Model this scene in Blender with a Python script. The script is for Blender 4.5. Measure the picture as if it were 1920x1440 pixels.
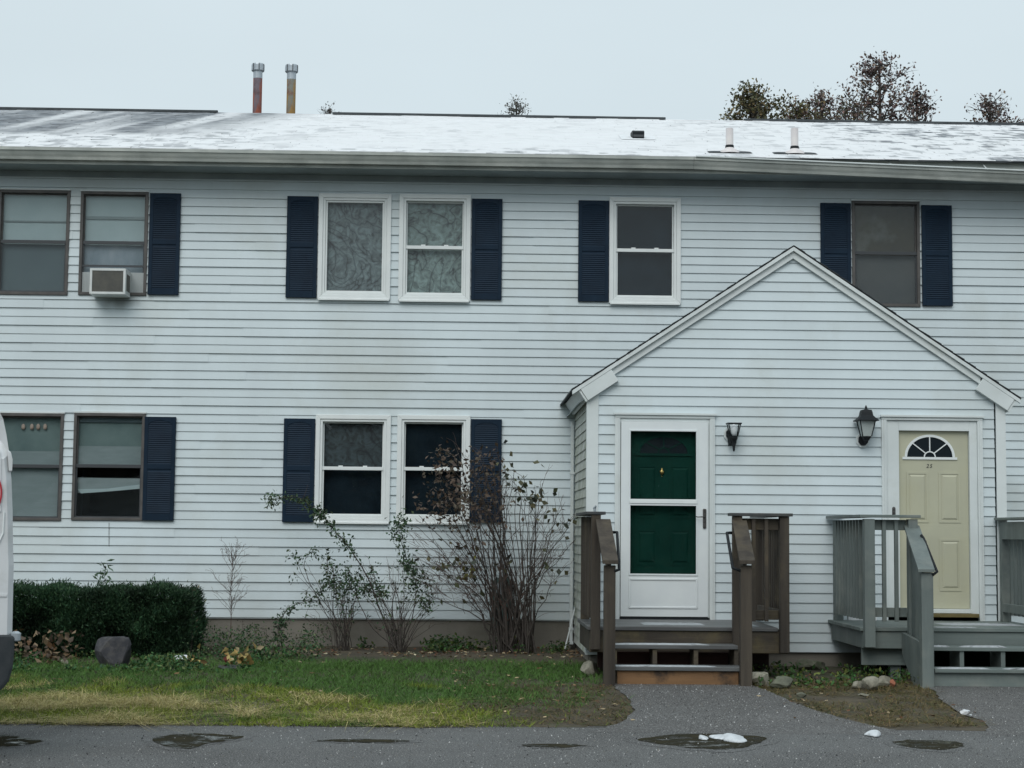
import bpy, bmesh, math, random
import numpy as np
from mathutils import Vector, Matrix
from mathutils import noise as mnoise
from mathutils.geometry import tessellate_polygon
rnd = random.Random(7); nr = np.random.default_rng(7)
for o in list(bpy.data.objects): bpy.data.objects.remove(o)
scene = bpy.context.scene; col = scene.collection
# ------------------------------------------------------------------ camera
F = 3300.0; YAW = .0258; PITCH = math.atan(280/F); ROLL = .0095
CAM = Vector((0, -20.6, 1.41))
RM = Matrix.Rotation(-YAW, 3, 'Z') @ Matrix.Rotation(math.pi/2+PITCH, 3, 'X') @ Matrix.Rotation(ROLL, 3, 'Z')
cd = bpy.data.cameras.new('camera'); cam = bpy.data.objects.new('camera', cd); col.objects.link(cam)
cd.sensor_width = 36; cd.lens = 36*F/1920; cd.clip_end = 2000; cd.clip_start = .1
cam.matrix_world = Matrix.Translation(CAM) @ RM.to_4x4()
scene.camera = cam
def at(px, py, Y=0.):
    """point of the survey photograph on the vertical plane y = Y"""
    d = RM @ Vector(((px-960)/F, -(py-720)/F, -1)); t = (Y-CAM.y)/d.y
    return CAM + d*t
# ------------------------------------------------------------------ light
SUN_EL, SUN_ROT = math.radians(44), math.radians(196)
w = bpy.data.worlds.new('World'); scene.world = w; w.use_nodes = True
nt = w.node_tree; nt.nodes.clear()
out = nt.nodes.new('ShaderNodeOutputWorld'); bg = nt.nodes.new('ShaderNodeBackground')
sky = nt.nodes.new('ShaderNodeTexSky'); sky.sky_type = 'NISHITA'; sky.sun_disc = False
sky.sun_elevation = SUN_EL; sky.sun_rotation = SUN_ROT; sky.dust_density = 3
tc = nt.nodes.new('ShaderNodeTexCoord'); sep = nt.nodes.new('ShaderNodeSeparateXYZ')
nt.links.new(tc.outputs['Generated'], sep.inputs[0])
ramp = nt.nodes.new('ShaderNodeValToRGB')       # overcast: brighter towards the zenith
cr = ramp.color_ramp; cr.elements[0].position = 0.0; cr.elements[0].color = (6.1, 7.2, 8.0, 1)
cr.elements[1].position = 1.0; cr.elements[1].color = (8.6, 9.9, 10.6, 1)
e = cr.elements.new(.22); e.color = (7.1, 8.2, 8.7, 1)
nt.links.new(sep.outputs['Z'], ramp.inputs[0])
cn = nt.nodes.new('ShaderNodeTexNoise'); cn.inputs['Scale'].default_value = 2.2; cn.inputs['Detail'].default_value = 4
mpc = nt.nodes.new('ShaderNodeMapping'); mpc.inputs['Scale'].default_value = (1, 1, 3)
nt.links.new(tc.outputs['Generated'], mpc.inputs[0]); nt.links.new(mpc.outputs[0], cn.inputs['Vector'])
mr = nt.nodes.new('ShaderNodeMapRange'); mr.inputs['To Min'].default_value = .90; mr.inputs['To Max'].default_value = 1.10
nt.links.new(cn.outputs['Fac'], mr.inputs['Value'])
mul = nt.nodes.new('ShaderNodeVectorMath'); mul.operation = 'SCALE'
nt.links.new(ramp.outputs[0], mul.inputs[0]); nt.links.new(mr.outputs[0], mul.inputs['Scale'])
mx = nt.nodes.new('ShaderNodeMixRGB'); mx.inputs['Fac'].default_value = .94
nt.links.new(sky.outputs[0], mx.inputs[1]); nt.links.new(mul.outputs[0], mx.inputs[2])
nt.links.new(mx.outputs[0], bg.inputs[0]); bg.inputs[1].default_value = .095
nt.links.new(bg.outputs[0], out.inputs[0])
sd = bpy.data.lights.new('sun', 'SUN'); sd.energy = 1.4; sd.angle = math.radians(40); sd.color = (1, .985, .96)
so = bpy.data.objects.new('sun', sd); col.objects.link(so)
dirv = Vector((math.sin(SUN_ROT)*math.cos(SUN_EL), math.cos(SUN_ROT)*math.cos(SUN_EL), math.sin(SUN_EL)))
so.rotation_euler = dirv.to_track_quat('Z', 'Y').to_euler()
vs = scene.view_settings; vs.view_transform = 'Standard'; vs.look = 'None'; vs.exposure = 0; vs.gamma = 1; vs.use_curve_mapping = False
scene.render.engine = 'CYCLES'
# ------------------------------------------------------------------ materials
def mat(name, c1, c2=None, rough=.6, scale=3, stretch=(1, 1, 1), detail=5, contrast=(.35, .65), bump=0., bscale=40, metal=0,
        spec=.4, rand=0., dirt=None, dscale=.8, dcontrast=(.5, .75), attr=False, bstretch=None, fine=0., coords='obj'):
    m = bpy.data.materials.new(name); m.use_nodes = True; t = m.node_tree; N = t.nodes; L = t.links
    b = N['Principled BSDF']; b.inputs['Roughness'].default_value = rough; b.inputs['Metallic'].default_value = metal
    b.inputs['Specular IOR Level'].default_value = spec
    if coords == 'obj':
        src = N.new('ShaderNodeTexCoord').outputs['Object']
    else:
        src = N.new('ShaderNodeNewGeometry').outputs['Position']
    def noise(sc, st, det, seed=0):
        mp = N.new('ShaderNodeMapping'); mp.inputs['Scale'].default_value = st; mp.inputs['Location'].default_value = (seed, seed*.7, seed*1.3)
        n = N.new('ShaderNodeTexNoise'); n.inputs['Scale'].default_value = sc; n.inputs['Detail'].default_value = det
        n.inputs['Roughness'].default_value = .62
        L.new(src, mp.inputs[0]); L.new(mp.outputs[0], n.inputs['Vector']); return n.outputs['Fac']
    def mixc(f, a, bb, mode='MIX'):
        x = N.new('ShaderNodeMixRGB'); x.blend_type = mode
        if isinstance(f, float): x.inputs[0].default_value = f
        else: L.new(f, x.inputs[0])
        for i, v in ((1, a), (2, bb)):
            if isinstance(v, tuple): x.inputs[i].default_value = (*v[:3], 1)
            else: L.new(v, x.inputs[i])
        return x.outputs[0]
    def rng(v, lo, hi, a=0., bb=1.):
        r = N.new('ShaderNodeMapRange'); r.inputs['From Min'].default_value = lo; r.inputs['From Max'].default_value = hi
        r.inputs['To Min'].default_value = a; r.inputs['To Max'].default_value = bb; L.new(v, r.inputs['Value']); return r.outputs[0]
    if attr:
        at_ = N.new('ShaderNodeAttribute'); at_.attribute_name = 'Col'; c = at_.outputs['Color']
    else:
        c = c1
    if c2 is not None: c = mixc(rng(noise(scale, stretch, detail), *contrast), c, c2)
    if dirt is not None: c = mixc(rng(noise(dscale, (1, 1, 1), 6, 3.), *dcontrast), c, dirt)
    if fine:
        c = mixc(1., c, mixc(rng(noise(260, (1, 1, 1), 2, 5.), .3, .7), (1-fine,)*3, (1+fine,)*3), 'MULTIPLY')
    if rand:
        oi = N.new('ShaderNodeObjectInfo')
        c = mixc(1., c, mixc(oi.outputs['Random'], (1-rand,)*3, (1, 1, 1)), 'MULTIPLY')
    if isinstance(c, tuple): b.inputs['Base Color'].default_value = (*c[:3], 1)
    else: L.new(c, b.inputs['Base Color'])
    if bump:
        bn = N.new('ShaderNodeBump'); bn.inputs['Strength'].default_value = bump; bn.inputs['Distance'].default_value = .01
        L.new(noise(bscale, bstretch or stretch, 6, 9.), bn.inputs['Height']); L.new(bn.outputs[0], b.inputs['Normal'])
    m['nodes'] = 1
    return m
M = {}
M['vinyl'] = mat('vinyl_siding', (.62, .70, .725), (.565, .635, .655), .5, 1.1, (1, 1, .35), rand=.055, dirt=(.52, .57, .56), dscale=.9, bump=.12, bscale=3, coords='pos')
def stain(m, c, rad, amt):
    t = m.node_tree; N = t.nodes; L = t.links; b = N['Principled BSDF']; old = b.inputs['Base Color'].links[0].from_socket
    g = N.new('ShaderNodeNewGeometry'); su = N.new('ShaderNodeVectorMath'); su.operation = 'SUBTRACT'; su.inputs[1].default_value = c; L.new(g.outputs['Position'], su.inputs[0])
    sc = N.new('ShaderNodeVectorMath'); sc.operation = 'MULTIPLY'; sc.inputs[1].default_value = (1/rad[0], 0, 1/rad[1]); L.new(su.outputs[0], sc.inputs[0])
    ln = N.new('ShaderNodeVectorMath'); ln.operation = 'LENGTH'; L.new(sc.outputs[0], ln.inputs[0])
    n = N.new('ShaderNodeTexNoise'); n.inputs['Scale'].default_value = 5; n.inputs['Detail'].default_value = 5; L.new(g.outputs['Position'], n.inputs['Vector'])
    ad = N.new('ShaderNodeMath'); ad.operation = 'ADD'; L.new(ln.outputs['Value'], ad.inputs[0]); L.new(n.outputs['Fac'], ad.inputs[1])
    mr_ = N.new('ShaderNodeMapRange'); mr_.interpolation_type = 'SMOOTHSTEP'; mr_.inputs['From Min'].default_value = 1.5; mr_.inputs['From Max'].default_value = .6; mr_.inputs['To Max'].default_value = amt
    L.new(ad.outputs[0], mr_.inputs['Value']); x = N.new('ShaderNodeMixRGB'); L.new(mr_.outputs[0], x.inputs[0]); L.new(old, x.inputs[1]); x.inputs[2].default_value = (.12, .13, .12, 1); L.new(x.outputs[0], b.inputs['Base Color'])
stain(M['vinyl'], (-4.10, 0, 4.10), (.34, .16), .75)
M['vinyl_mossy'] = mat('weathered_siding', (.56, .58, .55), (.40, .43, .36), .6, 3, (1, 1, 1), rand=.06, dirt=(.22, .26, .17), dscale=3, dcontrast=(.5, .75), coords='pos')
M['trim'] = mat('white_trim', (.68, .725, .72), (.60, .645, .64), .45, 2, dirt=(.52, .55, .50), dscale=2.5, dcontrast=(.58, .85))
M['trim2'] = mat('white_vinyl_window', (.75, .785, .775), (.70, .735, .73), .4, 4)
M['door_white'] = mat('storm_door_white', (.72, .76, .76), (.67, .71, .72), .4, 3)
M['gutter'] = mat('gutter_paint', (.50, .52, .48), (.33, .36, .34), .5, 1.5, (1, 1, 6), dirt=(.26, .28, .26), dscale=2.2, dcontrast=(.45, .75), coords='pos')
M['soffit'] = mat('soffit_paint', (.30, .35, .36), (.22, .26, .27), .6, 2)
M['navy'] = mat('navy_shutter', (.010, .025, .046), (.0075, .019, .036), .6, 6, spec=.15, rand=.12)
M['brownmetal'] = mat('brown_window_metal', (.105, .098, .092), (.062, .060, .058), .5, 6)
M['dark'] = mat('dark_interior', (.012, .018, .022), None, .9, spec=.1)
M['darkframe'] = mat('dark_sash', (.05, .055, .06), None, .5)
M['found'] = mat('concrete_foundation', (.205, .19, .162), (.165, .152, .13), .85, 2.5, bump=.4, bscale=60, dirt=(.12, .115, .09), dscale=1.6, fine=.15, coords='pos')
M['wood'] = mat('weathered_brown_wood', (.080, .066, .050), (.038, .031, .025), .8, 9, (1, 1, .08), bump=.5, bscale=30, dirt=(.13, .105, .065), dscale=2.2, dcontrast=(.55, .8), rand=.25)
M['woodx'] = mat('weathered_brown_board', (.098, .080, .058), (.046, .038, .029), .8, 9, (.08, 1, 1), bump=.5, bscale=30, dirt=(.15, .12, .055), dscale=1.8, rand=.2)
M['woodo'] = mat('orange_riser_board', (.21, .115, .052), (.13, .072, .036), .75, 6, (.1, 1, 1), bump=.3, dirt=(.05, .033, .022), dscale=3.5, dcontrast=(.52, .66))
M['woodred'] = mat('dark_red_board', (.085, .034, .026), (.035, .022, .018), .85, 4, (.1, 1, 1))
M['deckboard'] = mat('wet_deck_board', (.16, .17, .17), (.085, .085, .085), .45, 8, (.1, 1, 1), bump=.3, rand=.15)
M['capdark'] = mat('dark_wet_cap', (.040, .045, .048), (.07, .07, .065), .5, 8)
M['gray'] = mat('gray_green_paint', (.155, .185, .176), (.110, .132, .127), .6, 6, (1, 1, .12), bump=.3, bscale=25, dirt=(.20, .22, .20), dscale=3, rand=.1)
M['grayx'] = mat('gray_green_board', (.155, .187, .177), (.115, .142, .134), .6, 6, (.1, 1, 1), bump=.3, bscale=25, dirt=(.21, .23, .21), dscale=3, rand=.08)
M['blackmetal'] = mat('black_metal', (.008, .011, .014), (.013, .016, .018), .6, 20, spec=.25)
M['brass'] = mat('brass', (.45, .32, .12), None, .35, metal=1)
M['threshold'] = mat('brass_threshold', (.17, .13, .05), (.10, .08, .03), .5, 12)
M['nickel'] = mat('worn_bronze', (.035, .032, .03), (.12, .115, .11), .4, 40, metal=.5)
M['green_door'] = mat('dark_green_door', (.004, .036, .026), (.003, .028, .021), .6, 3, spec=.08)
M['cream'] = mat('cream_door', (.47, .465, .345), (.43, .425, .32), .45, 2.5, dirt=(.45, .44, .31), dscale=2)
M['frosted'] = mat('frosted_lantern_glass', (.42, .47, .46), (.34, .38, .37), .25, 10)
M['bulb'] = mat('white_globe', (.70, .74, .76), None, .25)
M['ac'] = mat('air_conditioner_case', (.66, .68, .66), (.56, .59, .58), .45, 6)
M['acdark'] = mat('condenser_fins', (.15, .145, .125), (.11, .11, .10), .6, 8)
M['accordion'] = mat('accordion_panel', (.42, .45, .45), (.37, .40, .40), .6, 4)
M['rust1'] = mat('rusty_pipe', (.16, .13, .15), (.30, .085, .05), .75, 7, (1, 1, .3), contrast=(.40, .50), dirt=(.10, .06, .06), dscale=9)
M['rust2'] = mat('ochre_rusty_pipe', (.20, .20, .17), (.34, .20, .06), .75, 7, (1, 1, .3), contrast=(.40, .50), dirt=(.18, .085, .06), dscale=9)
M['galv'] = mat('galvanised_cap', (.42, .46, .49), (.34, .38, .41), .4, 12, metal=.4)
M['pvc'] = mat('white_vent_pipe', (.74, .70, .68), (.66, .62, .62), .5, 8)
M['snow'] = mat('snow', (.66, .69, .71), (.50, .53, .55), .55, 12, bump=.5, bscale=20)
M['frost'] = mat('frost_film', (.42, .45, .47), (.30, .32, .33), .6, 16, bump=.4)
M['meter'] = mat('meter_box_paint', (.085, .13, .12), (.06, .10, .09), .5, 6)
M['rockd'] = mat('dark_boulder', (.055, .055, .062), (.03, .031, .036), .85, 7, bump=.8, bscale=18, dirt=(.095, .09, .085), dscale=9)
M['rockl'] = mat('pale_rock', (.36, .34, .27), (.20, .19, .15), .85, 12, bump=.8, bscale=25, dirt=(.16, .16, .11), dscale=16, rand=.3)
M['rockm'] = mat('mossy_rock', (.16, .165, .12), (.095, .10, .075), .9, 8, bump=.8, bscale=20, dirt=(.07, .10, .05), dscale=12, rand=.2)
M['brickred'] = mat('red_brick', (.36, .13, .07), (.27, .10, .06), .8, 14)
M['bark'] = mat('shrub_bark', (.070, .058, .050), (.040, .034, .030), .85, 30, rand=.15)
M['barkred'] = mat('twig_bark', (.11, .072, .058), (.065, .045, .038), .85, 30)
M['treebark'] = mat('tree_bark', (.075, .065, .055), (.04, .036, .03), .9, 8, (1, 1, .2))
M['leaf'] = mat('leaf_surface', (0, 0, 0), None, .6, attr=True, spec=.25)
M['grassblade'] = mat('grass_blade', (0, 0, 0), None, .7, attr=True, spec=.2)
M['vanwhite'] = mat('van_paint', (.66, .68, .69), (.60, .62, .63), .3, 3, dirt=(.42, .43, .41), dscale=2.5, spec=.5)
M['rubber'] = mat('dark_bumper_plastic', (.022, .028, .032), (.035, .04, .044), .5, 15)
M['vanred'] = mat('red_print', (.45, .03, .04), None, .4)
M['vandark'] = mat('dark_print', (.04, .045, .05), None, .4)
M['litter'] = mat('white_plastic', (.75, .77, .78), (.6, .62, .63), .5, 14)
M['soil'] = mat('soil', (.055, .045, .033), (.085, .07, .045), .95, 3, bump=.8, bscale=35, dirt=(.035, .05, .022), dscale=1.3, fine=.3, coords='pos')
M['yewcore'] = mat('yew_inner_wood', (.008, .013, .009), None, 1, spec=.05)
def asphalt(name, a, b_, crack=True):
    m = mat(name, a, b_, .8, 1.1, (1, 1, 1), contrast=(.3, .7), bump=.7, bscale=140, dirt=tuple(x*.72 for x in a), dscale=.7, dcontrast=(.45, .62), fine=.45, coords='pos', spec=.5)
    t = m.node_tree; N = t.nodes; L = t.links; b = N['Principled BSDF']
    g = N.new('ShaderNodeNewGeometry'); v = N.new('ShaderNodeTexNoise'); v.inputs['Scale'].default_value = 95; v.inputs['Detail'].default_value = 1
    L.new(g.outputs['Position'], v.inputs['Vector'])
    r = N.new('ShaderNodeMapRange'); r.inputs['From Min'].default_value = .56; r.inputs['From Max'].default_value = .68; L.new(v.outputs['Fac'], r.inputs['Value'])
    mxx = N.new('ShaderNodeMixRGB'); old = b.inputs['Base Color'].links[0].from_socket
    L.new(r.outputs[0], mxx.inputs[0]); L.new(old, mxx.inputs[1]); mxx.inputs[2].default_value = (.30, .30, .29, 1)
    L.new(mxx.outputs[0], b.inputs['Base Color'])
    n2 = N.new('ShaderNodeTexNoise'); n2.inputs['Scale'].default_value = .9; L.new(g.outputs['Position'], n2.inputs['Vector'])
    r2 = N.new('ShaderNodeMapRange'); r2.inputs['From Min'].default_value = .4; r2.inputs['From Max'].default_value = .65
    r2.inputs['To Min'].default_value = .55; r2.inputs['To Max'].default_value = .85
    L.new(n2.outputs['Fac'], r2.inputs['Value']); L.new(r2.outputs[0], b.inputs['Roughness'])
    return m
M['road'] = asphalt('road_asphalt', (.092, .092, .089), (.066, .067, .067))
M['pathm'] = asphalt('path_asphalt', (.088, .084, .080), (.064, .062, .060))
M['wetroad'] = asphalt('wet_asphalt', (.080, .080, .078), (.060, .060, .060))
def glass(name, tint=(.97, .985, .985), rough=0., warp=0., wscale=2.):
    m = bpy.data.materials.new(name); m.use_nodes = True; t = m.node_tree; N = t.nodes; L = t.links; N.clear()
    o = N.new('ShaderNodeOutputMaterial'); tr = N.new('ShaderNodeBsdfTransparent'); tr.inputs[0].default_value = (*tint, 1)
    gl = N.new('ShaderNodeBsdfGlossy'); gl.inputs['Roughness'].default_value = rough
    fr = N.new('ShaderNodeFresnel'); gb_ = N.new('ShaderNodeNewGeometry'); mm_ = N.new('ShaderNodeMapRange')
    mm_.inputs['To Min'].default_value = 1.40; mm_.inputs['To Max'].default_value = 1/1.40; L.new(gb_.outputs['Backfacing'], mm_.inputs['Value']); L.new(mm_.outputs[0], fr.inputs['IOR'])
    mx_ = N.new('ShaderNodeMixShader'); L.new(fr.outputs[0], mx_.inputs[0]); L.new(tr.outputs[0], mx_.inputs[1]); L.new(gl.outputs[0], mx_.inputs[2])
    if warp:
        g = N.new('ShaderNodeNewGeometry'); n = N.new('ShaderNodeTexNoise'); n.inputs['Scale'].default_value = wscale; n.inputs['Detail'].default_value = 1
        L.new(g.outputs['Position'], n.inputs['Vector'])
        bn = N.new('ShaderNodeBump'); bn.inputs['Strength'].default_value = 1; bn.inputs['Distance'].default_value = warp
        L.new(n.outputs['Fac'], bn.inputs['Height']); L.new(bn.outputs[0], gl.inputs['Normal']); L.new(bn.outputs[0], fr.inputs['Normal'])
    L.new(mx_.outputs[0], o.inputs[0]); return m
M['glass'] = glass('window_glass', warp=.006)
M['glassflat'] = glass('storm_door_glass')
M['glassold'] = glass('old_window_glass', (.95, .97, .97), .04, warp=.004)
M['water'] = mat('puddle_water', (.020, .021, .018), (.048, .044, .030), .03, 5, spec=.09, coords='pos')
def muddy(m):
    t = m.node_tree; N = t.nodes; L = t.links; b = N['Principled BSDF']; g = N.new('ShaderNodeNewGeometry')
    n = N.new('ShaderNodeTexNoise'); n.inputs['Scale'].default_value = 5; n.inputs['Detail'].default_value = 7; n.inputs['Roughness'].default_value = .7; L.new(g.outputs['Position'], n.inputs['Vector'])
    for sock, lo, hi in (('Roughness', .03, .75), ('Specular IOR Level', .10, .0)):
        q = N.new('ShaderNodeMapRange'); q.inputs['From Min'].default_value = .40; q.inputs['From Max'].default_value = .50; q.inputs['To Min'].default_value = lo; q.inputs['To Max'].default_value = hi
        L.new(n.outputs['Fac'], q.inputs['Value']); L.new(q.outputs[0], b.inputs[sock])
muddy(M['water'])
def film(name, lo, hi, seed, sc=2.2, rings=9):  # paints tree reflections as swirls, no real film on the glass
    """warped tree reflections painted as swirls on a sheet behind the pane"""
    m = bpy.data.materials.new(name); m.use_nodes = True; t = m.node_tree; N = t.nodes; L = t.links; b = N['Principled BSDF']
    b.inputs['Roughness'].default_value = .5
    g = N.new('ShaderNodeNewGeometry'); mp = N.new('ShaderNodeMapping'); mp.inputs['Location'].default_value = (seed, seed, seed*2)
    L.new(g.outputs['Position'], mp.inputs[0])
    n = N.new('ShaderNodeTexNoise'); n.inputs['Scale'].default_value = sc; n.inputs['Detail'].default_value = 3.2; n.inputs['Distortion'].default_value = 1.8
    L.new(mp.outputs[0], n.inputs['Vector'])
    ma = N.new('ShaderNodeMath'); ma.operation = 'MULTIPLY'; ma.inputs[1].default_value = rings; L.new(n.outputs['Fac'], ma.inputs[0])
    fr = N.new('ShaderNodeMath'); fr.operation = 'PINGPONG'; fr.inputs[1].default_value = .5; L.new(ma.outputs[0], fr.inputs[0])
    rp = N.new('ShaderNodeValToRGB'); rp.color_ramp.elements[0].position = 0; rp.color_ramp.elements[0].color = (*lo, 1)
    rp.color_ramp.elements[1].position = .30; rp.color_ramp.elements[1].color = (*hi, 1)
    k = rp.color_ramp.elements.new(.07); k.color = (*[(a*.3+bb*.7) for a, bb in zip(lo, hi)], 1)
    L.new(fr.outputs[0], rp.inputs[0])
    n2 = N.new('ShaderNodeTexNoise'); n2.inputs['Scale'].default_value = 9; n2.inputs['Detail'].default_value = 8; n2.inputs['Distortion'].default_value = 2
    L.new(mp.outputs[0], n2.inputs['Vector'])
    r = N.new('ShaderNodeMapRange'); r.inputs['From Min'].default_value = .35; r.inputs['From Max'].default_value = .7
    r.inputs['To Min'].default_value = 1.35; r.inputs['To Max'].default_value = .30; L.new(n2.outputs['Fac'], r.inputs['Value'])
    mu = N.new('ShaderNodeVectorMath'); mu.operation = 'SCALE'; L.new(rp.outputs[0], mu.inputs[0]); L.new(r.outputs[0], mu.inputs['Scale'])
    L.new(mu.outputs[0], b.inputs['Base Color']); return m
M['swirl_refl_a'] = film('painted_reflection', (.008, .012, .015), (.115, .150, .155), 1.3, 1.15, 9)  # mirrored bare branches painted into the sheet colour as swirls
M['swirl_refl_b'] = film('painted_reflection_green', (.008, .013, .014), (.155, .210, .20), 4.1, .95, 8)
M['swirl_refl_c'] = film('dim_painted_reflection', (.004, .008, .011), (.030, .044, .050), 7.7, 1.1, 8)
def cloth(name, c1, c2, **k): return mat(name, c1, c2, .9, k.pop('scale', 3), k.pop('stretch', (1, 1, 1)), spec=.08, contrast=(.3, .7), **k)
M['blind_light'] = cloth('pale_blind', (.40, .47, .48), (.34, .41, .42), scale=2)
M['blind_gray'] = cloth('grey_screen', (.10, .13, .14), (.085, .11, .12), scale=2)
M['sheer'] = cloth('teal_sheer_curtain', (.17, .22, .215), (.12, .165, .165), scale=3)
M['blind_mid'] = cloth('mid_grey_blind', (.25, .29, .295), (.20, .24, .245), scale=3, stretch=(1, 1, 5))
M['frostpane'] = cloth('frosted_pane_film', (.27, .30, .33), (.16, .20, .23), scale=7, stretch=(1, 1, .4))
M['brownshade'] = cloth('brown_shade', (.082, .072, .052), (.052, .048, .040), scale=2.5, dirt=(.13, .135, .125), dscale=3)
M['grayshade'] = cloth('grey_brown_shade', (.085, .085, .082), (.062, .066, .068), scale=2.5)
M['darkcurtain'] = cloth('dark_curtain', (.012, .021, .029), (.004, .008, .012), scale=3)
def warm_lamp_refl():
    m = bpy.data.materials.new('warm_lamp_refl'); m.use_nodes = True; b = m.node_tree.nodes['Principled BSDF']
    b.inputs['Base Color'].default_value = (.34, .27, .23, 1); b.inputs['Emission Color'].default_value = (1, .6, .4, 1); b.inputs['Emission Strength'].default_value = .035
    return m
M['lamp_refl'] = warm_lamp_refl()
ncourse, RY_, EY_ = 37, 4.5, -.53
def roofmat():
    m = bpy.data.materials.new('snow_dusted_shingles'); m.use_nodes = True; t = m.node_tree; N = t.nodes; L = t.links; b = N['Principled BSDF']
    b.inputs['Roughness'].default_value = .7
    g = N.new('ShaderNodeNewGeometry'); s = N.new('ShaderNodeSeparateXYZ'); L.new(g.outputs['Position'], s.inputs[0])
    def math_(op, a, b2=None):
        n = N.new('ShaderNodeMath'); n.operation = op
        for i, v in enumerate((a, b2)):
            if v is None: continue
            if isinstance(v, (int, float)): n.inputs[i].default_value = v
            else: L.new(v, n.inputs[i])
        return n.outputs[0]
    def noise(scale, st, det=4, loc=0, rot=0):
        mp = N.new('ShaderNodeMapping'); mp.inputs['Scale'].default_value = st; mp.inputs['Location'].default_value = (loc, loc, 0); mp.inputs['Rotation'].default_value = (0, 0, rot)
        n = N.new('ShaderNodeTexNoise'); n.inputs['Scale'].default_value = scale; n.inputs['Detail'].default_value = det
        L.new(g.outputs['Position'], mp.inputs[0]); L.new(mp.outputs[0], n.inputs['Vector']); return n.outputs['Fac']
    def rng(v, a, b2, c=0., d=1.):
        r = N.new('ShaderNodeMapRange'); r.interpolation_type = 'SMOOTHSTEP'
        r.inputs['From Min'].default_value = a; r.inputs['From Max'].default_value = b2; r.inputs['To Min'].default_value = c; r.inputs['To Max'].default_value = d
        L.new(v, r.inputs['Value']); return r.outputs[0]
    # melted bare band high on the roof at the left unit, streaked down the slope
    mpu = N.new('ShaderNodeCombineXYZ'); L.new(math_('ADD', s.outputs['X'], math_('MULTIPLY', s.outputs['Y'], -.16)), mpu.inputs[0]); L.new(math_('MULTIPLY', s.outputs['Y'], .10), mpu.inputs[1])
    sn = N.new('ShaderNodeTexNoise'); sn.inputs['Scale'].default_value = 1.5; sn.inputs['Detail'].default_value = 4; L.new(mpu.outputs[0], sn.inputs['Vector']); streak = sn.outputs['Fac']
    edge_ = math_('ADD', math_('MULTIPLY', noise(1.1, (1, .3, 0), 3, 5), 1.4), math_('MULTIPLY', s.outputs['Y'], .32))
    left = rng(math_('ADD', s.outputs['X'], math_('MULTIPLY', edge_, -1.)), -4.0, -5.3)
    up = rng(math_('ADD', s.outputs['Y'], math_('MULTIPLY', noise(1.6, (1, 0, 0), 3, 7), 1.1)), 1.3, 1.9)
    bare = math_('MULTIPLY', math_('MULTIPLY', left, up), rng(streak, .66, .48, .22, 1.))
    crs = math_('MULTIPLY', math_('ADD', s.outputs['Y'], .53), ncourse/(RY_-EY_)); ci = math_('FLOOR', crs); cf = math_('SUBTRACT', crs, ci)
    cb = N.new('ShaderNodeCombineXYZ'); L.new(math_('MULTIPLY', s.outputs['X'], 3.0), cb.inputs[0]); L.new(math_('MULTIPLY', ci, 3.7), cb.inputs[1])
    cn_ = N.new('ShaderNodeTexNoise'); cn_.inputs['Scale'].default_value = 1; cn_.inputs['Detail'].default_value = 4; L.new(cb.outputs[0], cn_.inputs['Vector'])
    speck = math_('ADD', math_('MULTIPLY', cn_.outputs['Fac'], .82), math_('MULTIPLY', noise(1, (.8, .6, 0), 3, 9), .18))
    dash = rng(speck, .49, .60)
    right = math_('MULTIPLY', rng(s.outputs['X'], 2.4, 6.2), rng(noise(1.3, (1, .4, 0), 4, 8), .30, .62, .45, 1.))
    mid = rng(noise(.8, (1, .5, 0), 4, 11), .45, .7, .06, .35)
    eave = rng(s.outputs['Y'], .2, -.45, 0., .35)
    amt = math_('MAXIMUM', math_('MULTIPLY', right, 1.0), math_('ADD', mid, eave))
    amt = math_('MAXIMUM', amt, rng(s.outputs['X'], -1.5, -3.4, 0., .55))
    f = math_('MAXIMUM', math_('MULTIPLY', dash, amt), math_('MULTIPLY', bare, rng(speck, .30, .62, .72, 1.)))
    mixn = N.new('ShaderNodeMixRGB'); L.new(f, mixn.inputs[0]); mixn.inputs[1].default_value = (.73, .75, .765, 1)
    sh = N.new('ShaderNodeMixRGB'); L.new(rng(noise(1, (5, 9, 0), 3, 1), .3, .7), sh.inputs[0]); sh.inputs[1].default_value = (.10, .115, .13, 1); sh.inputs[2].default_value = (.22, .245, .27, 1)
    L.new(sh.outputs[0], mixn.inputs[2]); L.new(mixn.outputs[0], b.inputs['Base Color']); return m
M['roof'] = roofmat()
M['shingle'] = mat('dark_shingles', (.035, .042, .046), (.06, .068, .072), .85, 8, bump=.5)
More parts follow.
